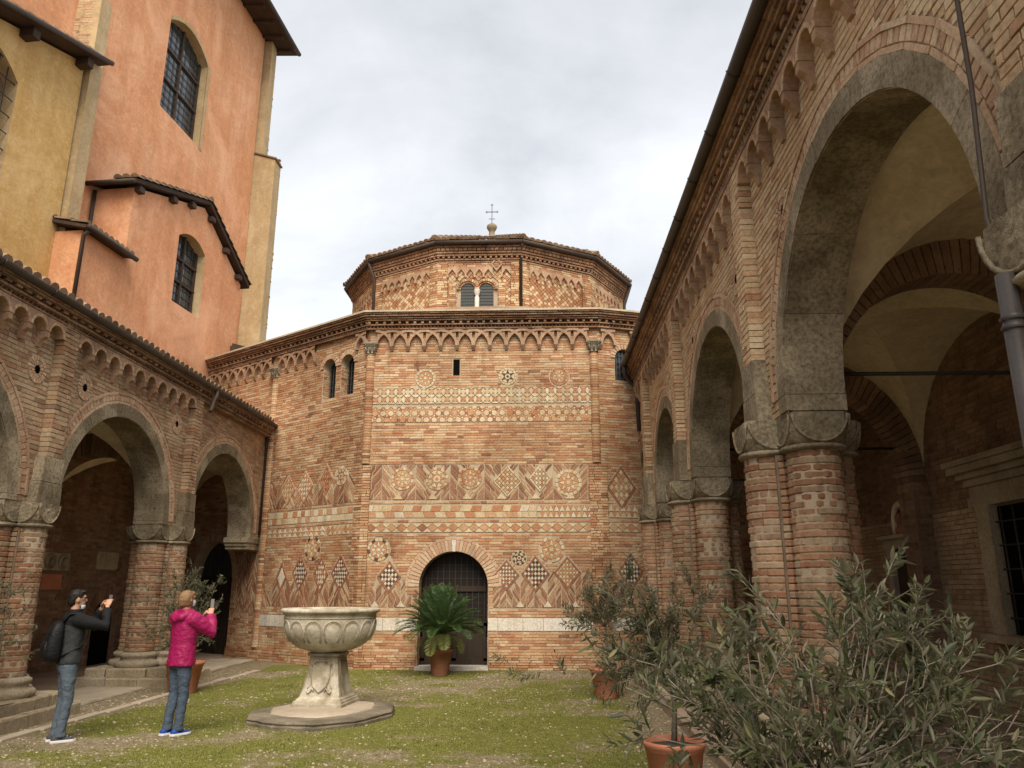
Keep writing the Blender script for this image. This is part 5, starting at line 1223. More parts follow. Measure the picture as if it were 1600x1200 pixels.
# ------------------------------------------------------------------ ground
def vnoise(x, y, sc, seed=0):
    r_ = np.random.default_rng(seed); G = r_.random((64, 64)); x = x*sc; y = y*sc
    xi = np.floor(x).astype(int); yi = np.floor(y).astype(int); fx = x-xi; fy = y-yi; fx = fx*fx*(3-2*fx); fy = fy*fy*(3-2*fy)
    g = lambda a, b: G[a % 64, b % 64]
    return (g(xi, yi)*(1-fx)+g(xi+1, yi)*fx)*(1-fy)+(g(xi, yi+1)*(1-fx)+g(xi+1, yi+1)*fx)*fy
def green(x, y):
    n = .5*vnoise(x, y, .55, 1)+.3*vnoise(x, y, 1.7, 2)+.2*vnoise(x, y, 5., 3)
    edge = np.clip((x+6.1+.35*vnoise(x, y, 1.2, 4))/.5, 0, 1)*np.clip((1.25+.5*vnoise(x, y, 1., 5)-x)/.7, 0, 1)
    return np.clip((n-.24)*2.7, 0, 1)*edge
def ground_height(x, y): return .018*(vnoise(x, y, .9, 8)-.5)+.012*(vnoise(x, y, 3, 9)-.5)
m, t, b = newmat('mossy_cobble'); p = pos(t); at = nd(t, 'ShaderNodeAttribute', attribute_name='green').outputs['Fac']
f = noise(t, p, 9, 6, .65); f2 = noise(t, p, 60, 4)
v = nd(t, 'ShaderNodeTexVoronoi'); v.inputs['Scale'].default_value = 24; t.links.new(p, v.inputs['Vector'])
dirt = ramp(t, f, [(.3, (.2,.155,.09)), (.55, (.31,.25,.155)), (.75, (.4,.34,.23))]); moss = ramp(t, f, [(.3, (.13,.14,.03)), (.55, (.21,.205,.05)), (.75, (.28,.25,.085))])
gm_ = ramp(t, math_(t, 'ADD', math_(t, 'MULTIPLY', at, .85), math_(t, 'MULTIPLY', math_(t, 'SUBTRACT', noise(t, p, 4, 6, .7), .5), 1.3)), [(.25, 0), (.6, 1)])
c = mix(t, 'MIX', gm_, dirt, moss); c = mix(t, 'MULTIPLY', 1., c, ramp(t, v.outputs['Distance'], [(.0, 1.12), (.5, .8)])); c = mix(t, 'MULTIPLY', 1., c, ramp(t, f2, [(.3, .7), (.65, 1.15)]))
t.links.new(c, b.inputs['Base Color']); b.inputs['Roughness'].default_value = .95; b.inputs['Specular IOR Level'].default_value = .1
bump(t, b, math_(t, 'ADD', math_(t, 'MULTIPLY', v.outputs['Distance'], -.8), f2), .9, .03)
xs = np.concatenate([[-80, -40, -20, -12], np.arange(-9, 3.61, .12), [6, 12, 40, 80]]); ys = np.concatenate([[-60, -20, -4], np.arange(2, 18.5, .12), [22, 40, 80, 200]])
gx, gy = np.meshgrid(xs, ys); inn = (gx > -9) & (gx < 3.6) & (gy > 2) & (gy < 18.4)
gz = np.where(inn, ground_height(gx, gy), 0.); nx_, ny_ = len(xs), len(ys)
V = np.stack([gx.ravel(), gy.ravel(), gz.ravel()], 1); I = np.arange(nx_*ny_).reshape(ny_, nx_)
Fq = np.stack([I[:-1, :-1].ravel(), I[:-1, 1:].ravel(), I[1:, 1:].ravel(), I[1:, :-1].ravel()], 1)
me = bpy.data.meshes.new('ground'); me.from_pydata(V.tolist(), [], Fq.tolist()); a_ = me.attributes.new('green', 'FLOAT', 'POINT'); a_.data.foreach_set('value', np.where(inn, green(gx, gy), 0.).ravel().astype(np.float32)); me.polygons.foreach_set('use_smooth', [True]*len(Fq))
tag(mesh_obj('ground', me, M['mossy_cobble']), kind='structure')
# pebbles set in the ground
brick_mat('pebble', [(0, (.2,.165,.115)), (.4, (.34,.29,.21)), (.75, (.4,.35,.25)), (1, (.46,.41,.32))], use_obj=False, gamt=.3)
NP = 17000
py_ = 4.5+13*RNG.random(NP)**1.2; px_ = -7.0+9.2*RNG.random(NP); gq = green(px_, py_); keep = (RNG.random(NP) < (1-.84*gq)) & ((px_+3.05)**2+(py_-11.3)**2 > .9) & (py_ < 17.35-np.maximum(0, -.0*px_)) & ~((px_ < -4) & (py_ > 17.3+(-4-px_)*.7))
px_, py_ = px_[keep], py_[keep]; n = len(px_); sz = .007+.016*RNG.random(n)**2; ang = RNG.random(n)*6.28; el = .6+.4*RNG.random(n); hz = ground_height(px_, py_)
K = 7; tt = np.arange(K)*2*PI/K
ring = lambda q, z: np.stack([px_[:, None]+sz[:, None]*q*(np.cos(tt)*np.cos(ang)[:, None]-el[:, None]*np.sin(tt)*np.sin(ang)[:, None]), py_[:, None]+sz[:, None]*q*(np.cos(tt)*np.sin(ang)[:, None]+el[:, None]*np.sin(tt)*np.cos(ang)[:, None]), hz[:, None]+z*sz[:, None]+0*tt], 2)
V = np.concatenate([ring(1., -.2), ring(.8, .42), np.stack([px_, py_, hz+.58*sz], 1)[:, None, :]], 1).reshape(-1, 3); B = np.arange(n)[:, None]*(2*K+1); k = np.arange(K); k2 = (k+1) % K
Fq = np.concatenate([np.stack([B+k, B+k2, B+K+k2, B+K+k], 2).reshape(-1, 4)]); Ft = np.stack([B+K+k, B+K+k2, B+2*K+0*k], 2).reshape(-1, 3)
me = bpy.data.meshes.new('pebbles'); me.from_pydata(V.tolist(), [], Fq.tolist()+Ft.tolist()); rr = np.repeat(RNG.random(n), K); a_ = me.attributes.new('rnd', 'FLOAT', 'FACE'); a_.data.foreach_set('value', np.concatenate([rr, rr]).astype(np.float32)); me.polygons.foreach_set('use_smooth', [True]*(2*n*K))
tag(mesh_obj('pebbles', me, M['pebble']), kind='stuff')
# short grass and moss
brick_mat('grass_blade', [(0, (.09,.11,.024)), (.4, (.17,.185,.042)), (.7, (.235,.23,.065)), (.9, (.31,.28,.105)), (1, (.38,.32,.17))], use_obj=False, gamt=.2)
NG = 330000
gy_ = 4.5+13*RNG.random(NG)**1.25; gx_ = -6.8+8.6*RNG.random(NG); gq = green(gx_, gy_); keep = (RNG.random(NG) < gq*.95) & ((gx_+3.05)**2+(gy_-11.3)**2 > .75) & (gy_ < 17.33)
gx_, gy_ = gx_[keep], gy_[keep]; n = len(gx_); h = (.005+.013*RNG.random(n)**1.5)*(.6+1.1*vnoise(gx_, gy_, 1.3, 12)); ang = RNG.random(n)*6.28; ln_ = h*(.2+.9*RNG.random(n)); la = RNG.random(n)*6.28; w_ = .003+.004*RNG.random(n); hz = ground_height(gx_, gy_)-.002
V = np.stack([np.stack([gx_-w_*np.cos(ang), gy_-w_*np.sin(ang), hz], 1), np.stack([gx_+w_*np.cos(ang), gy_+w_*np.sin(ang), hz], 1), np.stack([gx_+ln_*np.cos(la), gy_+ln_*np.sin(la), hz+h], 1)], 1).reshape(-1, 3)
me = bpy.data.meshes.new('grass'); me.vertices.add(3*n); me.vertices.foreach_set('co', V.astype(np.float32).ravel()); me.loops.add(3*n); me.loops.foreach_set('vertex_index', np.arange(3*n, dtype=np.int32)); me.polygons.add(n); me.polygons.foreach_set('loop_start', np.arange(0, 3*n, 3, dtype=np.int32)); me.polygons.foreach_set('loop_total', np.full(n, 3, np.int32)); me.update(calc_edges=True)
a_ = me.attributes.new('rnd', 'FLOAT', 'FACE'); a_.data.foreach_set('value', np.clip(.6*vnoise(gx_, gy_, 2., 20)+.5*RNG.random(n)-.05, 0, 1).astype(np.float32)); tag(mesh_obj('grass', me, M['grass_blade']), kind='stuff')
# left passage: inner floor, pale slabs under the arches, thin kerb
fl = MB(); fl.add([(-10.2, 2, .02), (-8.0, 2, .02), (-8.0, 21.6, .02), (-10.2, 21.6, .02)], [(0, 1, 2, 3)]); fl = fl.build('passage_floor', M['inner_floor']); tag(fl, kind='structure')
pv = MB(); pv.box((-7.45, 10, .0), (.56, 10, .018)); pv = pv.build('pavement', M['slab_stone']); tag(pv, kind='structure')
sl_ = Pieces('paving_slab', pv, M['paving'], 60); GF = Fr((0, 0, 0), (1, 0, 0), (0, 0, 1)); GF.v = Vector((0, 1, 0))
y = 4.
while y < 19:
    L = random.uniform(.7, 1.3)
    for x0, x1 in ((-8.0, -7.5), (-7.49, -6.95)): sl_.poly(GF, [(x0+.006, y), (x1-.006, y+random.uniform(-.02, .02)), (x1-.006+random.uniform(-.03, .03), y+L-.015), (x0+.006, y+L-.015)], -.01, .03+random.uniform(-.004, .004), None, .008)
    y += L
sl_.done()
kb = MB(); kb.box((-6.1, 10.5, -.02), (.01, 6, .01)); kb = kb.build('kerb', M['slab_stone']); tag(kb, kind='structure'); kp = Pieces('kerb_stone', kb, M['paving'], 40)
y = 6.
while y < 16.5:
    L = random.uniform(.5, .95); x = -6.3+(y-9)*.04; kp.poly(GF, [(x-.08, y), (x+.07, y+.01), (x+.075, y+L-.02), (x-.075, y+L-.02)], -.03, .028+random.uniform(-.008, .008), None, .01); y += L
kp.done()

plain_mat('dark_slab', [(.3, (.09,.075,.05)), (.5, (.17,.14,.1)), (.7, (.25,.21,.15))], 3., 8, .92, .8, .02)
# ------------------------------------------------------------------ stone font
font = thing('stone_font', 'pale carved stone basin on a tapering pedestal standing on a dark slab in the grass', 'font', (-3.05, 11.4, 0))
sb = MB(); P = [(-4.0, 11.15), (-3.85, 10.62), (-3.4, 10.3), (-2.85, 10.2), (-2.4, 10.55), (-2.05, 11.25), (-2.15, 11.95), (-2.9, 12.35), (-3.7, 12.0)]
def rough(P, k, n=5):
    o = []
    for i in range(len(P)):
        a, b = P[i], P[(i+1) % len(P)]
        for j in range(n): q = j/n; o.append((a[0]+(b[0]-a[0])*q+random.uniform(-k, k), a[1]+(b[1]-a[1])*q+random.uniform(-k, k)))
    return o
Q = rough(P, .018); c0 = (-3.02, 11.3)
rings = [[Vector((c0[0]+(x-c0[0])*q, c0[1]+(y-c0[1])*q, z+random.uniform(-.006, .006))) for x, y in Q] for q, z in ((1.0, -.03), (1.005, .03), (.985, .045), (1., .07), (.99, .085), (.96, .092))]
sb.loft(rings, .2, smooth=False); sb.build('base_slab', M['dark_slab'], font)
cp = MB(); cp.loft([[Vector((c0[0]-.02+(x-c0[0])*q, c0[1]+.1+(y-c0[1])*q, z+random.uniform(-.005, .005))) for x, y in Q] for q, z in ((.72, .085), (.7, .11), (.62, .125), (.3, .13))], smooth=False); cp.build('mortar_bed', M['paving'], font)
fc = Vector((-3.07, 11.6, 0)); ra_ = R(-7); fx_ = Vector((math.cos(ra_), math.sin(ra_), 0)); fy_ = Vector((-math.sin(ra_), math.cos(ra_), 0))
def sq(h, z, ch=.03): return [fc+fx_*x+fy_*y+Vector((0, 0, z)) for x, y in ((-h, -h+ch), (-h+ch, -h), (h-ch, -h), (h, -h+ch), (h, h-ch), (h-ch, h), (-h+ch, h), (-h, h-ch))]
pd = MB(); pd.loft([sq(h, z, c) for h, z, c in ((.37, .12, .01), (.37, .165, .01), (.355, .17, .01), (.35, .2, .01), (.325, .205, .01), (.32, .225, .01), (.3, .235, .01), (.29, .25, .015), (.282, .29, .03), (.262, .36, .035), (.246, .46, .035), (.226, .6, .035), (.211, .72, .03), (.206, .775, .03), (.235, .785, .04), (.24, .815, .05), (.22, .83, .06))], .5, smooth=False); ped = pd.build('pedestal', M['font_marble'], font)
FFn = Fr(fc-fy_*.262+Vector((0, 0, 0)), fx_, -fy_)
sh = MB(); P = [(-.13, .68), (-.05, .655), (0, .69), (.05, .655), (.13, .68), (.135, .5), (.1, .38), (0, .3), (-.1, .38), (-.135, .5)]
FS = Fr(fc-fy_*.334, fx_, -fy_); FS.v = Vector((0, 0, 1))+fy_*.173; plate_mesh(sh, P, -.02, .035, FS, .5, 0, .012); sh.build('shield', M['font_marble'], ped)
scr = MB()
for sg in (-1, 1):
    scr.tube([FS(sg*(.05+.1*k/6), .7+.03*math.sin(k), .02) for k in range(7)], .014, 5); scr.tube([FS(sg*(.15+.035*math.sin(k*1.5)), .66-.07*k*.9, .0-.004*k) for k in range(6)], .016, 5)
    scr.tube([FS(sg*(.08+.1*k/5), .33+.03*math.sin(k*1.3), .02) for k in range(6)], .013, 5); scr.tube([FS(sg*.03+.03*math.cos(k), .735+.02*math.sin(k), .015) for k in range(7)], .011, 5)
scr.build('scroll_relief', M['font_marble'], ped)
for k in range(4):                                                   # sunk side panels with a raised edge
    n_ = [fx_, fy_, -fx_][k % 3]; u_ = Vector((0, 0, 1)).cross(n_); pm = MB()
    if k < 3:
        pts = [(-.13, .34), (.13, .34), (.11, .7), (-.11, .7), (-.13, .34)]; off = lambda z: .218+.03*max(0, (.62-z)/.3)
        pm.tube([fc+n_*off(z)+u_*x+Vector((0, 0, z)) for x, z in pts], .012, 5); pm.build('panel_rim', M['font_marble'], ped)
PROF = [(.25, .835), (.3, .85), (.42, .885), (.52, .945), (.6, 1.03), (.64, 1.12), (.652, 1.2), (.65, 1.28), (.655, 1.35), (.68, 1.372), (.705, 1.38), (.71, 1.4), (.705, 1.42), (.69, 1.43), (.6, 1.428), (.57, 1.4), (.52, 1.2), (.35, 1.02), (.0, .97)]
bw_ = MB(); bw_.lathe(PROF, fc, 56, .5, jit=.0012); bowl = bw_.build('basin', M['font_marble'], font)
def rad(z):
    for (r0, z0), (r1, z1) in zip(PROF[:10], PROF[1:11]):
        if z0 <= z <= z1: return r0+(r1-r0)*(z-z0)/(z1-z0)
    return .65
gd_ = MB(); n = 15
for k in range(n):
    a0 = 2*PI*k/n; hw = PI/n*.93
    for q, tr in ((1., .0105), (.84, .005)):
        pts = []
        for i in range(15):
            s_ = -1+2*i/14; z = 1.14+ (.13*q)*math.sqrt(max(0, 1-(s_)**2)); pts.append((s_*hw*q, z))
        pts = [(-hw*q*.75, .98)]+[(-hw*q*.92, 1.06)]+pts+[(hw*q*.92, 1.06), (hw*q*.75, .98)]
        gd_.tube([fc+Vector(((rad(z)+.004)*math.cos(a0+s_), (rad(z)+.004)*math.sin(a0+s_), z)) for s_, z in pts], tr, 5)
gd_.tube([fc+Vector((.653*math.cos(t), .653*math.sin(t), 1.305)) for t in [2*PI*k/48 for k in range(49)]], .009, 5)
gd_.build('gadroon_relief', M['font_marble'], bowl)

# ------------------------------------------------------------------ plants
def leaf_mat(name, top, under, rough=.5):
    m, t, b = newmat(name); g = nd(t, 'ShaderNodeNewGeometry'); at = nd(t, 'ShaderNodeAttribute', attribute_name='rnd').outputs['Fac']; oi = nd(t, 'ShaderNodeObjectInfo').outputs['Random']; at = math_(t, 'FRACT', math_(t, 'ADD', at, oi))
    c = mix(t, 'MIX', g.outputs['Backfacing'], ramp(t, at, top), ramp(t, at, under)); t.links.new(c, b.inputs['Base Color']); b.inputs['Roughness'].default_value = rough; b.inputs['Specular IOR Level'].default_value = .35
    tr = nd(t, 'ShaderNodeBsdfTranslucent'); t.links.new(c, tr.inputs[0]); ms = nd(t, 'ShaderNodeMixShader'); ms.inputs[0].default_value = .18; t.links.new(b.outputs[0], ms.inputs[1]); t.links.new(tr.outputs[0], ms.inputs[2])
    o = next(n for n in t.nodes if n.type == 'OUTPUT_MATERIAL'); t.links.new(ms.outputs[0], o.inputs[0])
leaf_mat('olive_leaf', [(0, (.022,.027,.008)), (.5, (.045,.052,.016)), (.85, (.075,.083,.03)), (.97, (.11,.12,.05)), (1, (.2,.17,.08))], [(0, (.1,.098,.055)), (1, (.25,.24,.165))])
leaf_mat('cycad_leaf', [(0, (.025,.065,.016)), (.7, (.05,.12,.028)), (1, (.08,.165,.04))], [(0, (.05,.09,.03)), (1, (.07,.11,.04))], .35)
leaf_mat('cycad_leaf_old', [(0, (.12,.15,.035)), (1, (.2,.21,.06))], [(0, (.12,.14,.04)), (1, (.18,.19,.07))], .45)
def leaf_faces(base, d, nrm, L, W_):
    d = d.normalized(); s_ = d.cross(nrm)
    if s_.length < 1e-3: s_ = d.orthogonal()
    s_.normalize(); nrm = s_.cross(d); q = W_/2
    cv_ = random.uniform(-.05, .28); bend = lambda k: nrm*(-cv_*L*k*k)
    vs = [base, base+d*L*.3+s_*q*.85+nrm*.06*W_+bend(.3), base+d*L*.3+bend(.3)-nrm*.1*W_, base+d*L*.3-s_*q*.85+nrm*.06*W_+bend(.3), base+d*L*.65+s_*q*.8+bend(.65), base+d*L*.65+bend(.65)-nrm*.1*W_, base+d*L*.65-s_*q*.8+bend(.65), base+d*L+bend(1.)]
    return vs, [(0, 1, 2), (0, 2, 3), (4, 5, 2, 1), (5, 6, 3, 2), (7, 5, 4), (7, 6, 5)]
LEAF = []
def leaf_unit():
    if not LEAF:
        for k in range(4):
            mb = MB(); vs, fs = leaf_faces(Vector((0, 0, 0)), Vector((1, 0, 0)), Vector((0, 0, 1)), 1., .27+.02*k); mb.add(vs, fs, 0.); LEAF.append(mb.mesh('olive_leaf'))
    return random.choice(LEAF)
def rnd_dir(rg): v = Vector((rg.gauss(0, 1), rg.gauss(0, 1), rg.gauss(0, 1))); return v.normalized()
def grow(rg, p, d, L, n, wander, grav=0.):
    pts = [p.copy()]; d = d.normalized()
    for i in range(n): d = (d+rnd_dir(rg)*wander+Vector((0, 0, grav))).normalized(); p = p+d*L/n; pts.append(p.copy())
    return pts
def olive(root, rg, trunk, tr, targets, leafL, ntw, npair, twigL, singles, wood='bark', fork=None):
    """potted olive: trunk, limbs reaching for target points, twigs with paired leaves"""
    tb = MB(); tb.tube(trunk, tr, 8); tk = tb.build('trunk', M['bark'], root)
    br_ = MB(); leaves = []; top = Vector(trunk[-1])
    for T in targets:
        T = Vector(T); s0 = top if fork is None else Vector(trunk[-1-rg.randrange(fork)]); mid = s0.lerp(T, .5)+rnd_dir(rg)*(T-s0).length*.22+Vector((0, 0, (T-s0).length*.05))
        pts = [((1-t)**2*s0+2*t*(1-t)*mid+t*t*T)+rnd_dir(rg)*.03*(T-s0).length*(i > 0) for i, t in enumerate([k/7 for k in range(8)])]
        r0 = tr[-1]*rg.uniform(.16, .32); br_.tube(pts, [max(.0022, r0*(1-k/7.6)) for k in range(8)], 6, upv=(.3, .2, 1))
        for q in range(ntw):
            k = rg.choice((2, 3, 4, 5, 5, 6, 6, 7, 7)); b0 = pts[k]; dd = (pts[k]-pts[k-1]).normalized(); d = (dd*.8+rnd_dir(rg)*.75+Vector((0, 0, .18))).normalized() if k < 7 else dd
            tw = grow(rg, b0, d, twigL*rg.uniform(.6, 1.25), 5, .22, .04); br_.tube(tw, [.0024, .0022, .002, .0017, .0014, .001], 4, upv=(.3, .2, 1)); ph = rg.uniform(0, 6)
            for i in range(npair):
                f_ = (i+.6)/npair*4.95; a = int(f_); pp = tw[a].lerp(tw[a+1], f_-a); td = (tw[a+1]-tw[a]).normalized(); o_ = td.orthogonal().normalized(); ph += PI/2+rg.uniform(-.3, .3); sd = Quaternion(td, ph) @ o_
                for sg in (-1, 1):
                    if rg.random() < .12: continue
                    ld = (td*rg.uniform(.5, 1.)+sd*sg*rg.uniform(.5, .95)+Vector((0, 0, rg.uniform(-.2, .15)))).normalized(); nn = (Vector((0, 0, 1))+rnd_dir(rg)*.75); leaves.append((pp, ld, nn, leafL*rg.choice((.45, .7, .85, 1., 1., 1.15, 1.3))*rg.uniform(.9, 1.1)))
    br_.build('branch', M['twig'], tk, 'stuff')
    order = sorted(range(len(leaves)), key=lambda i: -shown(leaves[i][0])*leaves[i][3]*(.3+rg.random())); single = set(order[:singles]); rest = MB()
    for i, (pp, ld, nn, L) in enumerate(leaves):
        if i in single:
            s_ = ld.cross(nn).normalized(); n2 = s_.cross(ld); Mx = Matrix.Identity(4)
            for c_, ax in enumerate((ld, -s_, n2)):
                for r_ in range(3): Mx[r_][c_] = ax[r_]*L
            for r_ in range(3): Mx[r_][3] = pp[r_]
            o = bpy.data.objects.new('leaf', leaf_unit())
            if not o.data.materials: o.data.materials.append(M['olive_leaf'])
            link(o, root, Mx)
        else:
            vs, fs = leaf_faces(pp, ld, nn, L, L*rg.uniform(.24, .36)); rest.add(vs, fs, rg.random())
    rest.build('leaf', M['olive_leaf'], root, 'stuff')
def pot(root, c, r, h, mat='terracotta', rim=.045):
    mb = MB(); mb.lathe([(r*.0, 0), (r*.66, 0), (r*.68, .01), (r*.9, h-rim*1.7), (r*.93, h-rim*1.65), (r*.93, h-rim*1.15), (r*.97, h-rim), (r*1.0, h-rim*.5), (r*1.0, h-rim*.2), (r*.98, h), (r*.91, h), (r*.89, h-.05)], c, 36, .5)
    for q in (.80, .86): mb.lathe([(r*(.68+.22*q)*1.0+.001, h*q-.006), (r*(.68+.22*q)+.006, h*q), (r*(.68+.24*q)+.001, h*q+.006)], c, 36)
    p_ = mb.build('pot', M[mat], root); s_ = MB(); s_.lathe([(r*.9, h-.05), (r*.5, h-.03), (0, h-.025)], c, 20, jit=.02); s_.build('soil', M['soil'], root); return p_
rg = random.Random(11)
GRP = 'olive trees in terracotta pots'
# 1 big one close to the camera at right
t_ = thing('potted_olive_tree', 'largest olive bush, closest to the camera in front of the right arcade', 'potted tree', (1.02, 3.1, 0), GRP)
pot(t_, (1.02, 3.1, 0), .28, .5)
T = []
topz = lambda x: float(np.interp(x, [.45, .62, .8, 1.0, 1.28, 1.5, 1.8, 2.0], [1.3, 1.5, 1.6, 1.6, 1.72, 1.6, 1.38, 1.2]))
for k in range(84):
    x = rg.uniform(.42, 1.95); y = 3.05+rg.uniform(-.55, .6); zt_ = topz(x); T.append((x*y/3.05, y, rg.uniform(.85, 1.0)*zt_ if rg.random() < .5 else rg.uniform(.7, max(.8, zt_))))
T = [q for q in T if not (q[0] < .8 and q[2] < 1.28)]
T += [(.30, 3.0, 1.42), (.36, 3.0, 1.5), (.2, 2.95, .9), (.14, 2.9, 1.0), (.3, 3.1, 1.2), (.45, 3.0, 1.4), (.85, 3.0, 1.68), (1.27, 3.0, 1.8), (1.2, 3.1, 1.7), (1.5, 3.2, 1.62), (1.8, 3.1, 1.5), (1.9, 3.2, 1.3), (1.85, 3.1, 1.0), (.75, 2.9, 1.25), (.85, 3., 1.0), (.95, 2.8, .85), (1.3, 2.8, .8), (1.6, 2.9, .85)]
olive(t_, rg, [(1.02, 3.1, .45), (1.0, 3.1, .7), (1.04, 3.08, .9), (1.03, 3.06, 1.02), (1.08, 3.05, 1.12)], [.035, .03, .028, .027, .024], T, .056, 6, 8, .16, 300, fork=4)
# 2 behind it in a plain pot
t_ = thing('potted_olive_tree', 'olive tree in an orange pot at the bottom edge, left of the large bush', 'potted tree', (1.08, 6.9, 0), GRP)
pot(t_, (1.08, 6.9, 0), .26, .52)
T = [(.95+rg.gauss(0, .36), 6.9+rg.gauss(0, .3), rg.uniform(.95, 1.8)) for k in range(46)]
olive(t_, rg, [(1.08, 6.9, .46), (1.1, 6.9, .8), (1.07, 6.9, 1.1)], [.025, .022, .02], T, .055, 7, 8, .2, 60)
# 3 slender one before the octagon
t_ = thing('potted_olive_tree', 'slender potted olive tree with a bare stem at the right corner of the octagon', 'potted tree', (1.04, 13.3, 0), GRP)
pot(t_, (1.04, 13.3, 0), .27, .46)
T = [(1.02+rg.gauss(0, .27), 13.3+rg.gauss(0, .25), min(2.0, rg.gauss(1.5, .28))) for k in range(46)]
olive(t_, rg, [(1.04, 13.3, .42), (1.08, 13.3, .75), (1.05, 13.3, 1.1)], [.02, .018, .016], T, .046, 9, 8, .2, 20)
# 4 by the left pier, behind the woman
t_ = thing('potted_olive_tree', 'bushy olive tree in an orange pot beside the brick pier behind the woman in pink', 'potted tree', (-6.05, 13.6, 0), GRP)
pot(t_, (-6.05, 13.6, 0), .32, .5)
T = [(-6.15+rg.gauss(0, .33), 13.6+rg.gauss(0, .28), rg.uniform(.7, 2.02)) for k in range(56)]
olive(t_, rg, [(-6.05, 13.6, .45), (-6.1, 13.6, .6), (-6.12, 13.6, .8)], [.03, .027, .024], T, .052, 9, 8, .2, 20)
# 5 at the left edge
t_ = thing('potted_olive_tree', 'sparse olive tree at the left edge in front of the nearest left pier', 'potted tree', (-7.0, 9.75, 0), GRP)
pot(t_, (-7.0, 9.75, 0), .26, .46)
T = [(-6.75+rg.gauss(0, .2), 9.75+rg.gauss(0, .2), rg.uniform(.9, 1.85)) for k in range(16)]
olive(t_, rg, [(-7.0, 9.75, .42), (-6.98, 9.75, .7), (-6.95, 9.75, .9)], [.02, .018, .016], T, .055, 5, 7, .2, 20)
# cycad
cy = thing('potted_cycad', 'dark green sago palm with feathery fronds in a brown pot before the arched door', 'potted palm', (-2.05, 16.35, 0))
pot(cy, (-2.05, 16.35, 0), .25, .5, 'old_terracotta')
tk = MB(); tk.lathe([(.11, .45), (.12, .55), (.11, .68), (.09, .78), (.03, .84)], (-2.05, 16.35, 0), 14, jit=.12, smooth=False); tk.build('trunk', M['bark'], cy)
c0 = Vector((-2.05, 16.35, .78)); NF_ = 84
for k in range(NF_):
    az = k*2.39996; q = (k+.5)/NF_; el0 = R(86-66*q**1.1); L = rg.uniform(.88, 1.05)
    if k > NF_-7: el0 = R(rg.uniform(5, 22)); L = rg.uniform(.55, .8)
    d = Vector((math.cos(az)*math.cos(el0), math.sin(az)*math.cos(el0), math.sin(el0))); p = c0+Vector((math.cos(az), math.sin(az), 0))*.05; pts = [p.copy()]; droop = .05+.13*q+(.12 if k > NF_-7 else 0)
    for i in range(9): d = (d+Vector((0, 0, -droop*(.4+i*.13)))).normalized(); p = p+d*L/9; pts.append(p.copy())
    mb = MB(); mb.tube(pts, [.008*(1-i/11) for i in range(10)], 4, .3)
    for i in range(46):
        f_ = 1.2+i/46*7.75; a = int(f_); pp = pts[a].lerp(pts[a+1], f_-a); td = (pts[a+1]-pts[a]).normalized(); sd = td.cross(Vector((0, 0, 1)))
        if sd.length < .05: sd = Vector((-math.sin(az), math.cos(az), 0))
        sd.normalize(); up_ = sd.cross(td); s1 = math.sin(PI*min(1, .12+.9*i/46))**.6
        for sg in (-1, 1):
            ld = (td*.75+sd*sg*.8+up_*.3).normalized(); vs, fs = leaf_faces(pp, ld, up_, .18*s1+.02, .018); mb.add(vs[:1]+vs[4:5]+vs[6:8]+[vs[2]], [(0, 1, 3), (0, 3, 2)], rg.random())
    mb.build('frond', M['cycad_leaf_old' if k > NF_-7 else 'cycad_leaf'], cy)
# ------------------------------------------------------------------ people
def cloth(name, col, col2=None, zsplit=None, rough=.85, wr=22, stretch=(1, 1, 1)):
    m, t, b = newmat(name); tc_ = nd(t, 'ShaderNodeTexCoord').outputs['Object']; f = noise(t, scaled(t, tc_, *stretch), wr, 4, .6, .6); f2 = noise(t, tc_, 320, 2); f3 = noise(t, scaled(t, tc_, 1, 1, 2.2), 9, 3, .5, 1.2)
    c = mix(t, 'MULTIPLY', 1., col, ramp(t, f, [(.3, .82), (.7, 1.15)]))
    if col2:
        s_ = nd(t, 'ShaderNodeSeparateXYZ'); t.links.new(tc_, s_.inputs[0]); g = math_(t, 'GREATER_THAN', math_(t, 'ADD', s_.outputs[2], math_(t, 'MULTIPLY', s_.outputs[1], .35)), zsplit); c = mix(t, 'MIX', g, c, col2)
    t.links.new(c, b.inputs['Base Color']); b.inputs['Roughness'].default_value = rough; b.inputs['Specular IOR Level'].default_value = .25
    bump(t, b, math_(t, 'ADD', math_(t, 'MULTIPLY', f3, 2.2), math_(t, 'ADD', f, math_(t, 'MULTIPLY', f2, .15))), .35, .012)
cloth('skin', (.46, .25, .16), rough=.55); cloth('fleece', (.032, .034, .036), (.008, .008, .009), 1.33)
cloth('raincoat', (.25, .008, .068), rough=.5); cloth('denim', (.085, .108, .135), stretch=(1, 1, .6)); cloth('denim_dark', (.055, .075, .105), stretch=(1, 1, .6))
cloth('nylon', (.006, .006, .007), rough=.6); cloth('hair_dark', (.012, .009, .007), rough=.5, wr=80, stretch=(3, 3, .6)); cloth('hair_fair', (.2, .115, .055), rough=.5, wr=60, stretch=(3, 3, .5))
simple('shoe_grey', (.05, .05, .055), .8); simple('shoe_blue', (.012, .05, .25), .7); simple('sole_white', (.6, .6, .6), .7); simple('phone_black', (.01, .01, .011), .25, .5); simple('mask_paper', (.55, .62, .68), .9); simple('screen', (.25, .22, .2), .15, .5); simple('eye_dark', (.02, .015, .012), .2)
def ell(mb, c, r, n=14, m=9, rot=None):
    rings = []; c = Vector(c)
    for i in range(m):
        a = PI*(i+.5)/m; z = -math.cos(a); q = math.sin(a); ring = []
        for k in range(n):
            p = Vector((r[0]*q*math.cos(2*PI*k/n), r[1]*q*math.sin(2*PI*k/n), r[2]*z)); ring.append(c+(rot @ p if rot else p))
        rings.append(ring)
    mb.loft(rings)
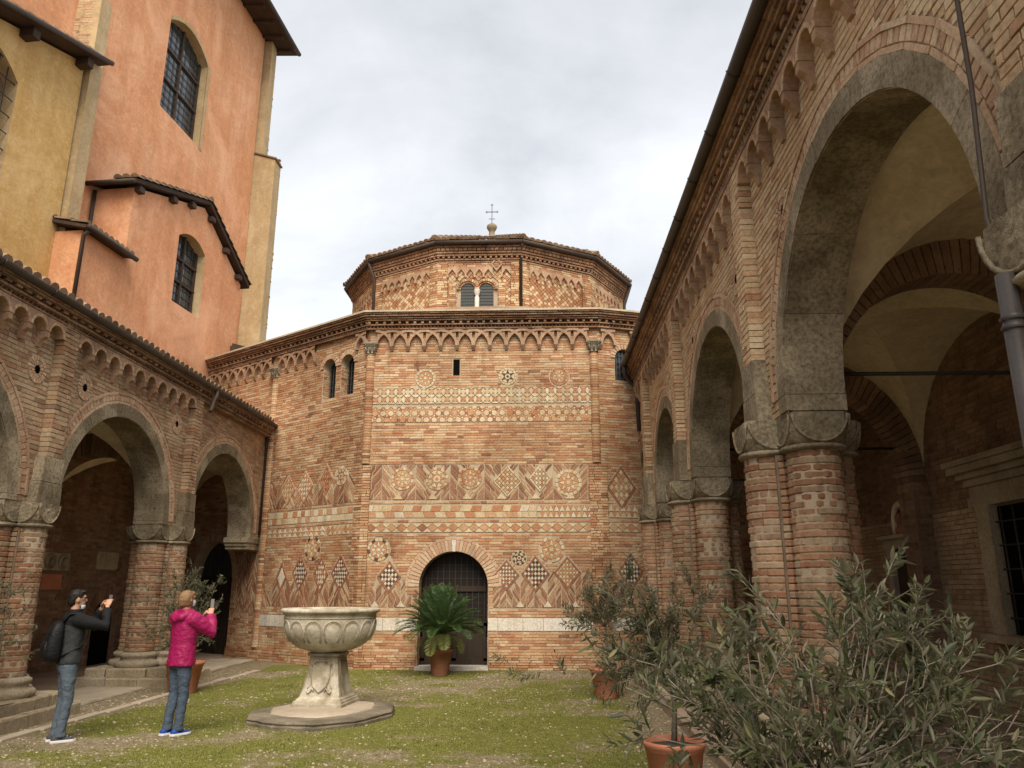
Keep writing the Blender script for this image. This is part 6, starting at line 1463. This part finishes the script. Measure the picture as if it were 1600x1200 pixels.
def sections(mb, secs, n=20):
    """closed loft through elliptical sections (cx, cy, z, rx, ry)"""
    mb.loft([[Vector((cx+rx*math.cos(2*PI*k/n), cy+ry*math.sin(2*PI*k/n), z)) for k in range(n)] for cx, cy, z, rx, ry in secs])
def soft(o, vox, it=5, fac=.5, disp=0., dscale=.12):
    r_ = o.modifiers.new('remesh', 'REMESH'); r_.mode = 'VOXEL'; r_.voxel_size = vox; r_.use_smooth_shade = True
    s_ = o.modifiers.new('smooth', 'SMOOTH'); s_.factor = fac; s_.iterations = it
    if disp:
        tx = bpy.data.textures.new('folds', 'CLOUDS'); tx.noise_scale = dscale; tx.noise_depth = 2; d = o.modifiers.new('folds', 'DISPLACE'); d.texture = tx; d.strength = disp; d.mid_level = .5; d.texture_coords = 'LOCAL'
    return o
def hand(mb, wrist, knuck, nrm, side, curl=.9):
    wrist = Vector(wrist); knuck = Vector(knuck); d = (knuck-wrist).normalized(); nrm = Vector(nrm); nrm = (nrm-d*nrm.dot(d)).normalized(); s_ = d.cross(nrm)*side
    mb.tube([wrist-d*.03, wrist, wrist.lerp(knuck, .5), knuck], [.024, .026, .038, .036], 12, upv=s_, sx=.5)
    for i, (off, L) in enumerate(((.03, .068), (.0105, .078), (-.0105, .074), (-.03, .058))):
        p = knuck+s_*off-d*.005; pts = [p-d*.02, p]; dd = d
        for j, q in enumerate((.42, .33, .25)): dd = (dd+nrm*(.25+curl*(.4+.25*j))).normalized(); p = p+dd*L*q; pts.append(p)
        mb.tube(pts, [.0095, .0095, .009, .0085, .0075], 8)
    p = wrist.lerp(knuck, .35)+s_*.03; dd = (d*.7+s_*.8+nrm*.35).normalized(); pts = [p-s_*.015, p+dd*.03, p+dd*.03+(dd*.4+d*.9+nrm*.3).normalized()*.03, p+dd*.03+(dd*.1+d*.9+nrm*.4).normalized()*.055]
    mb.tube(pts, [.013, .0115, .010, .0085], 8)
def person(label, base, facing, h, arms, colours, hair, seed, feet, jacket_len=.86, coat=0., stance=.0):
    Mx = Matrix.Translation(base) @ Matrix.Rotation(math.atan2(-facing[0], facing[1]), 4, 'Z') @ Matrix.Scale(h/1.78, 4)
    b = MB()
    # head, face, neck
    ell(b, (0, -.008, 1.685), (.074, .094, .1), 18, 11); ell(b, (0, .026, 1.628), (.056, .062, .068)); b.tube([(0, .078, 1.70), (0, .097, 1.672), (0, .104, 1.655), (0, .085, 1.645)], [.009, .012, .015, .008], 8)
    ell(b, (0, .078, 1.617), (.024, .014, .006)); ell(b, (0, .076, 1.603), (.022, .014, .007)); ell(b, (0, .072, 1.578), (.024, .02, .018))
    for sx in (-1, 1):
        ell(b, (sx*.077, -.012, 1.665), (.01, .022, .034)); ell(b, (sx*.031, .074, 1.71), (.024, .012, .008))
    b.tube([(0, -.03, 1.44), (0, -.015, 1.54), (0, -.008, 1.62)], [.068, .056, .054], 14)
    # trunk and limbs under the clothes
    sections(b, [(0, 0, .88, .14, .095), (0, 0, 1.0, .145, .095), (0, 0, 1.1, .13, .085), (0, .005, 1.25, .145, .095), (0, 0, 1.38, .155, .09), (0, -.01, 1.47, .1, .065)])
    for sx, (el, wr, kn, nr) in zip((1, -1), arms):
        b.tube([(sx*.16, 0, 1.43), el, wr], [.045, .038, .025], 10); hand(b, wr, kn, nr, sx)
        hx, kx, fx, fy = sx*.085, feet[0 if sx > 0 else 1][0]*.6+sx*.035, feet[0 if sx > 0 else 1][0], feet[0 if sx > 0 else 1][1]
        b.tube([(hx, 0, .92), (kx, fy*.4+.015, .5), (fx, fy-.05, .1), (fx, fy-.05, .05)], [.07, .05, .026, .022], 10); b.tube([(fx, fy-.06, .035), (fx*1.05, fy+.04, .032), (fx*1.1, fy+.09, .025)], [.022, .022, .015], 8)
    me = b.mesh('person'); body = bpy.data.objects.new('person', me); me.materials.append(M['skin']); link(body, None, Mx); tag(body, label, 'person', 'people photographing the courtyard'); soft(body, .0062, 3, .4)
    # trousers
    tr = MB(); sections(tr, [(0, -.005, .80, .155, .105), (0, -.012, .88, .168, .122), (0, -.005, .98, .158, .112), (0, 0, 1.06, .145, .1)])
    for sx in (1, -1):
        fx, fy = feet[0 if sx > 0 else 1]; hx = sx*.08; kx = fx*.6+sx*.035
        tr.tube([(hx, -.01, .9), (hx*.98, -.005, .78), ((hx+kx)/2, fy*.2, .64), (kx, fy*.4+.012, .5), ((kx+fx)/2, fy*.7-.012, .32), (fx, fy-.03, .14), (fx, fy-.028, .06)], [.094, .09, .077, .066, .061, .058, .064], 16)
    o = mesh_obj('trousers', tr.mesh('trousers'), M[colours[1]], body, Mx); soft(o, .011, 4, .5, .022, .06)
    # jacket
    z0 = jacket_len; jk = MB(); e = .012+coat
    sections(jk, [(0, -.01, z0, .168+e, .128+e), (0, -.008, z0+.05, .172+e, .13+e), (0, -.004, 1.0, .164+e, .122+e), (0, 0, 1.12, .158+e, .112+e), (0, .0, 1.26, .172+e, .12+e), (0, -.006, 1.38, .18+e, .115+e), (0, -.012, 1.45, .15+e, .092+e), (0, -.016, 1.5, .09+e*.6, .075+e*.5), (0, -.018, 1.535+coat, .072+e*.4, .07+e*.4)])
    for sx, (el, wr, kn, nr) in zip((1, -1), arms):
        el = Vector(el); wr = Vector(wr); sh_ = Vector((sx*.165, -.005, 1.425)); cuff = el.lerp(wr, .93)
        jk.tube([sh_-Vector((sx*.05, 0, .01)), sh_, sh_.lerp(el, .5), el+(el-(sh_+wr)/2).normalized()*.008, el.lerp(wr, .5), cuff], [.07+e, .078+e, .064+e, .055+e, .048+e, .038+e], 14)
    if hair == 'fair':                                               # hood lying on the back
        jk.tube([(.115, .03, 1.53), (.13, -.06, 1.5), (.09, -.13, 1.45), (0, -.155, 1.43), (-.09, -.13, 1.45), (-.13, -.06, 1.5), (-.115, .03, 1.53)], [.025, .04, .05, .055, .05, .04, .025], 12)
    else: jk.tube([(.07*math.cos(t), -.012+.07*math.sin(t), 1.545) for t in [2*PI*k/12 for k in range(13)]], .013, 8)
    o = mesh_obj('jacket', jk.mesh('jacket'), M[colours[0]], body, Mx); soft(o, .011, 5, .5, .024 if coat else .014, .075)
    # hair
    hr = MB()
    if hair == 'dark':
        ell(hr, (0, -.02, 1.705), (.082, .096, .097), 18, 11); ell(hr, (0, -.06, 1.655), (.07, .058, .075)); ell(hr, (0, .045, 1.765), (.062, .045, .028))
    else:
        ell(hr, (0, -.024, 1.7), (.086, .1, .094), 18, 11); ell(hr, (0, -.06, 1.635), (.07, .06, .07)); ell(hr, (.052, -.015, 1.65), (.034, .055, .062)); ell(hr, (-.052, -.015, 1.65), (.034, .055, .062)); ell(hr, (0, .045, 1.752), (.06, .045, .03))
        for q in range(60):
            a = random.uniform(0, 6.28); x, y = .08*math.cos(a), -.03+.085*math.sin(a)
            if y < .035: hr.tube([(x*.6, y*.6, 1.785), (x*1.02, y*1.02, 1.72), (x*1.02, y*1.0-.01, 1.66), (x*.85, y*.9-.01, random.uniform(1.57, 1.62))], [.006, .008, .008, .003], 5)
    # keep the face free: cut the cap in front
    o = mesh_obj('hair', hr.mesh('hair'), M['hair_dark' if hair == 'dark' else 'hair_fair'], body, Mx); soft(o, .008, 3, .4, .012, .02)
    for sx in (-1, 1):
        mb = MB(); ell(mb, (sx*.03, .083, 1.69), (.011, .006, .006), 8, 5); mb.build('eye', M['eye_dark'], body, None, Mx)
    mk = MB(); zc = 1.585 if hair == 'dark' else 1.63
    mk.loft([[Vector((.06*math.sin(t)*q, .03+.07*math.cos(t)*q, zc+dz)) for t in [R(-85)+R(170)*k/10 for k in range(11)]] for q, dz in (((.8, -.03), (.92, -.012), (.94, .006), (.86, .02)) if hair == 'dark' else ((1.0, -.04), (1.12, -.015), (1.14, .01), (1.06, .035)))], closed=False, caps=False)
    for sx in (-1, 1): mk.tube([(sx*.06, .04, zc+.03), (sx*.079, -.005, 1.68), (sx*.078, -.02, 1.66), (sx*.06, .03, zc-.03)], .002, 4)
    mk.build('face_mask', M['mask_paper'], body, None, Mx)
    # shoes
    for i, (fx, fy) in enumerate(feet):
        sh_ = MB(); s2 = MB()
        secs = [(-.09, .032, .062), (-.075, .04, .085), (-.03, .042, .095), (.03, .045, .078), (.09, .047, .06), (.14, .043, .048), (.165, .03, .036)]
        tw = (fx)*.6
        P = lambda dx_, dy_, z: Vector((fx+dx_+dy_*tw, fy-.03+dy_, z))
        sh_.loft([[P(w_*math.cos(PI*k/8)*(.85 if k in (0, 8) else 1), y, .024+(t_-.024)*math.sin(PI*k/8)) for k in range(9)] for y, w_, t_ in secs]); s = sh_.build('shoe', M[colours[2]], body, None, Mx)
        s2.loft([[P(x, y, z) for x, z in ((-w_*1.06, .004), (w_*1.06, .004), (w_*1.08, .02), (w_*1.02, .032), (-w_*1.02, .032), (-w_*1.08, .02))] for y, w_, t_ in [(-.1, .026, 0)]+secs+[(.175, .022, 0)]], smooth=False); s2.build('sole', M['sole_white'], s, None, Mx)
        lc = MB()
        for k in range(4): lc.tube([P(-.022, .0+k*.026, .088-k*.007), P(0, .005+k*.026, .094-k*.007), P(.022, .0+k*.026, .088-k*.007)], .003, 4)
        lc.build('lace', M['sole_white'], s, 'stuff', Mx)
    return body, Mx
mf = Vector((.74, .67, 0)).normalized()
arms_m = (((.27, .3, 1.35), (.14, .32, 1.575), (.1, .345, 1.655), (-.7, .5, 0)), ((-.26, .29, 1.33), (-.14, .32, 1.56), (-.1, .345, 1.645), (.7, .5, 0)))
man, MM = person('man in a dark fleece and jeans with a black backpack, photographing towards the right', (-5.6, 9.45, 0), mf, 1.69, arms_m, ('fleece', 'denim', 'shoe_grey'), 'dark', 1, ((.07, .02), (-.08, .0)), .9)
gl_ = MB()
for sx in (-1, 1):
    gl_.tube([(sx*(.034+.024*math.cos(t)), .103-.004*abs(math.cos(t)), 1.69+.017*math.sin(t)) for t in [2*PI*k/12 for k in range(13)]], .0025, 5); gl_.tube([(sx*.06, .098, 1.695), (sx*.078, .04, 1.695), (sx*.081, -.03, 1.685)], .0025, 5)
gl_.tube([(-.01, .105, 1.693), (.01, .105, 1.693)], .0025, 5); gl_.build('glasses', M['phone_black'], man, None, MM)
wf = Vector((.5, .87, 0)).normalized()
arms_w = (((.27, .2, 1.26), (.1, .3, 1.46), (.06, .335, 1.54), (-.6, .6, 0)), ((-.23, .2, 1.23), (-.06, .3, 1.44), (-.03, .34, 1.52), (.6, .6, 0)))
woman, MW = person('woman in a magenta hooded jacket and jeans, seen from behind, holding a phone upright', (-4.45, 9.9, 0), wf, 1.68, arms_w, ('raincoat', 'denim_dark', 'shoe_blue'), 'fair', 2, ((.07, .03), (-.085, -.02)), .84, .02)
# phones and backpack
def phone(label, Mp, c, hx, hz):
    mb = MB(); mb.box(c, (hx, .0045, hz)); o = mb.build('phone', M['phone_black'], None, None, Mp); tag(o, label, 'phone')
    s_ = MB(); s_.box(Vector(c)+Vector((0, -.0052, 0)), (hx*.94, .0008, hz*.95)); s_.build('screen', M['screen'], o, None, Mp)
    l_ = MB(); l_.tube([Vector(c)+Vector((hx*.5, .004, hz*.6)), Vector(c)+Vector((hx*.5, .008, hz*.6))], .007, 8); l_.build('lens', M['eye_dark'], o, None, Mp)
phone('black phone held sideways at eye height by the man in the fleece', MM, (0, .385, 1.69), .078, .038)
phone('black phone held upright by the woman in the magenta jacket', MW, (.014, .385, 1.6), .038, .078)
bp = MB(); bp.loft([[Vector((rx*math.copysign(abs(math.cos(t))**.6, math.cos(t)), cy+ry*math.copysign(abs(math.sin(t))**.6, math.sin(t)), z)) for t in [2*PI*k/20 for k in range(20)]] for z, cy, rx, ry in ((.93, -.2, .1, .06), (.95, -.205, .14, .085), (1.02, -.215, .155, .1), (1.15, -.215, .155, .098), (1.28, -.2, .145, .085), (1.37, -.185, .125, .065), (1.41, -.175, .08, .04))])
pack = mesh_obj('backpack', bp.mesh('backpack'), M['nylon'], None, MM); tag(pack, 'black backpack worn on the back of the man in the fleece', 'backpack')
pk = MB(); pk.loft([[Vector((rx*math.copysign(abs(math.cos(t))**.6, math.cos(t)), -.3+ry*math.sin(t), z)) for t in [2*PI*k/16 for k in range(16)]] for z, rx, ry in ((.97, .09, .02), (1.0, .115, .035), (1.1, .12, .04), (1.16, .11, .03), (1.18, .09, .01))]); pk.build('pocket', M['nylon'], pack, None, MM)
for sx in (-1, 1):
    st_ = MB(); st_.tube([(sx*.07, -.15, 1.39), (sx*.1, -.09, 1.5), (sx*.125, .03, 1.51), (sx*.135, .13, 1.42), (sx*.14, .145, 1.25), (sx*.16, .06, 1.1), (sx*.13, -.13, 1.0)], [.03]*7, 8, sx=.25, upv=(1, 0, 0)); st_.build('strap', M['nylon'], pack, None, MM)
    zp = MB(); zp.tube([(sx*.1, -.3, 1.02), (sx*.115, -.27, 1.2), (sx*.09, -.245, 1.33), (0, -.235, 1.38)], .004, 5); zp.build('zip', M['lead'], pack, None, MM)
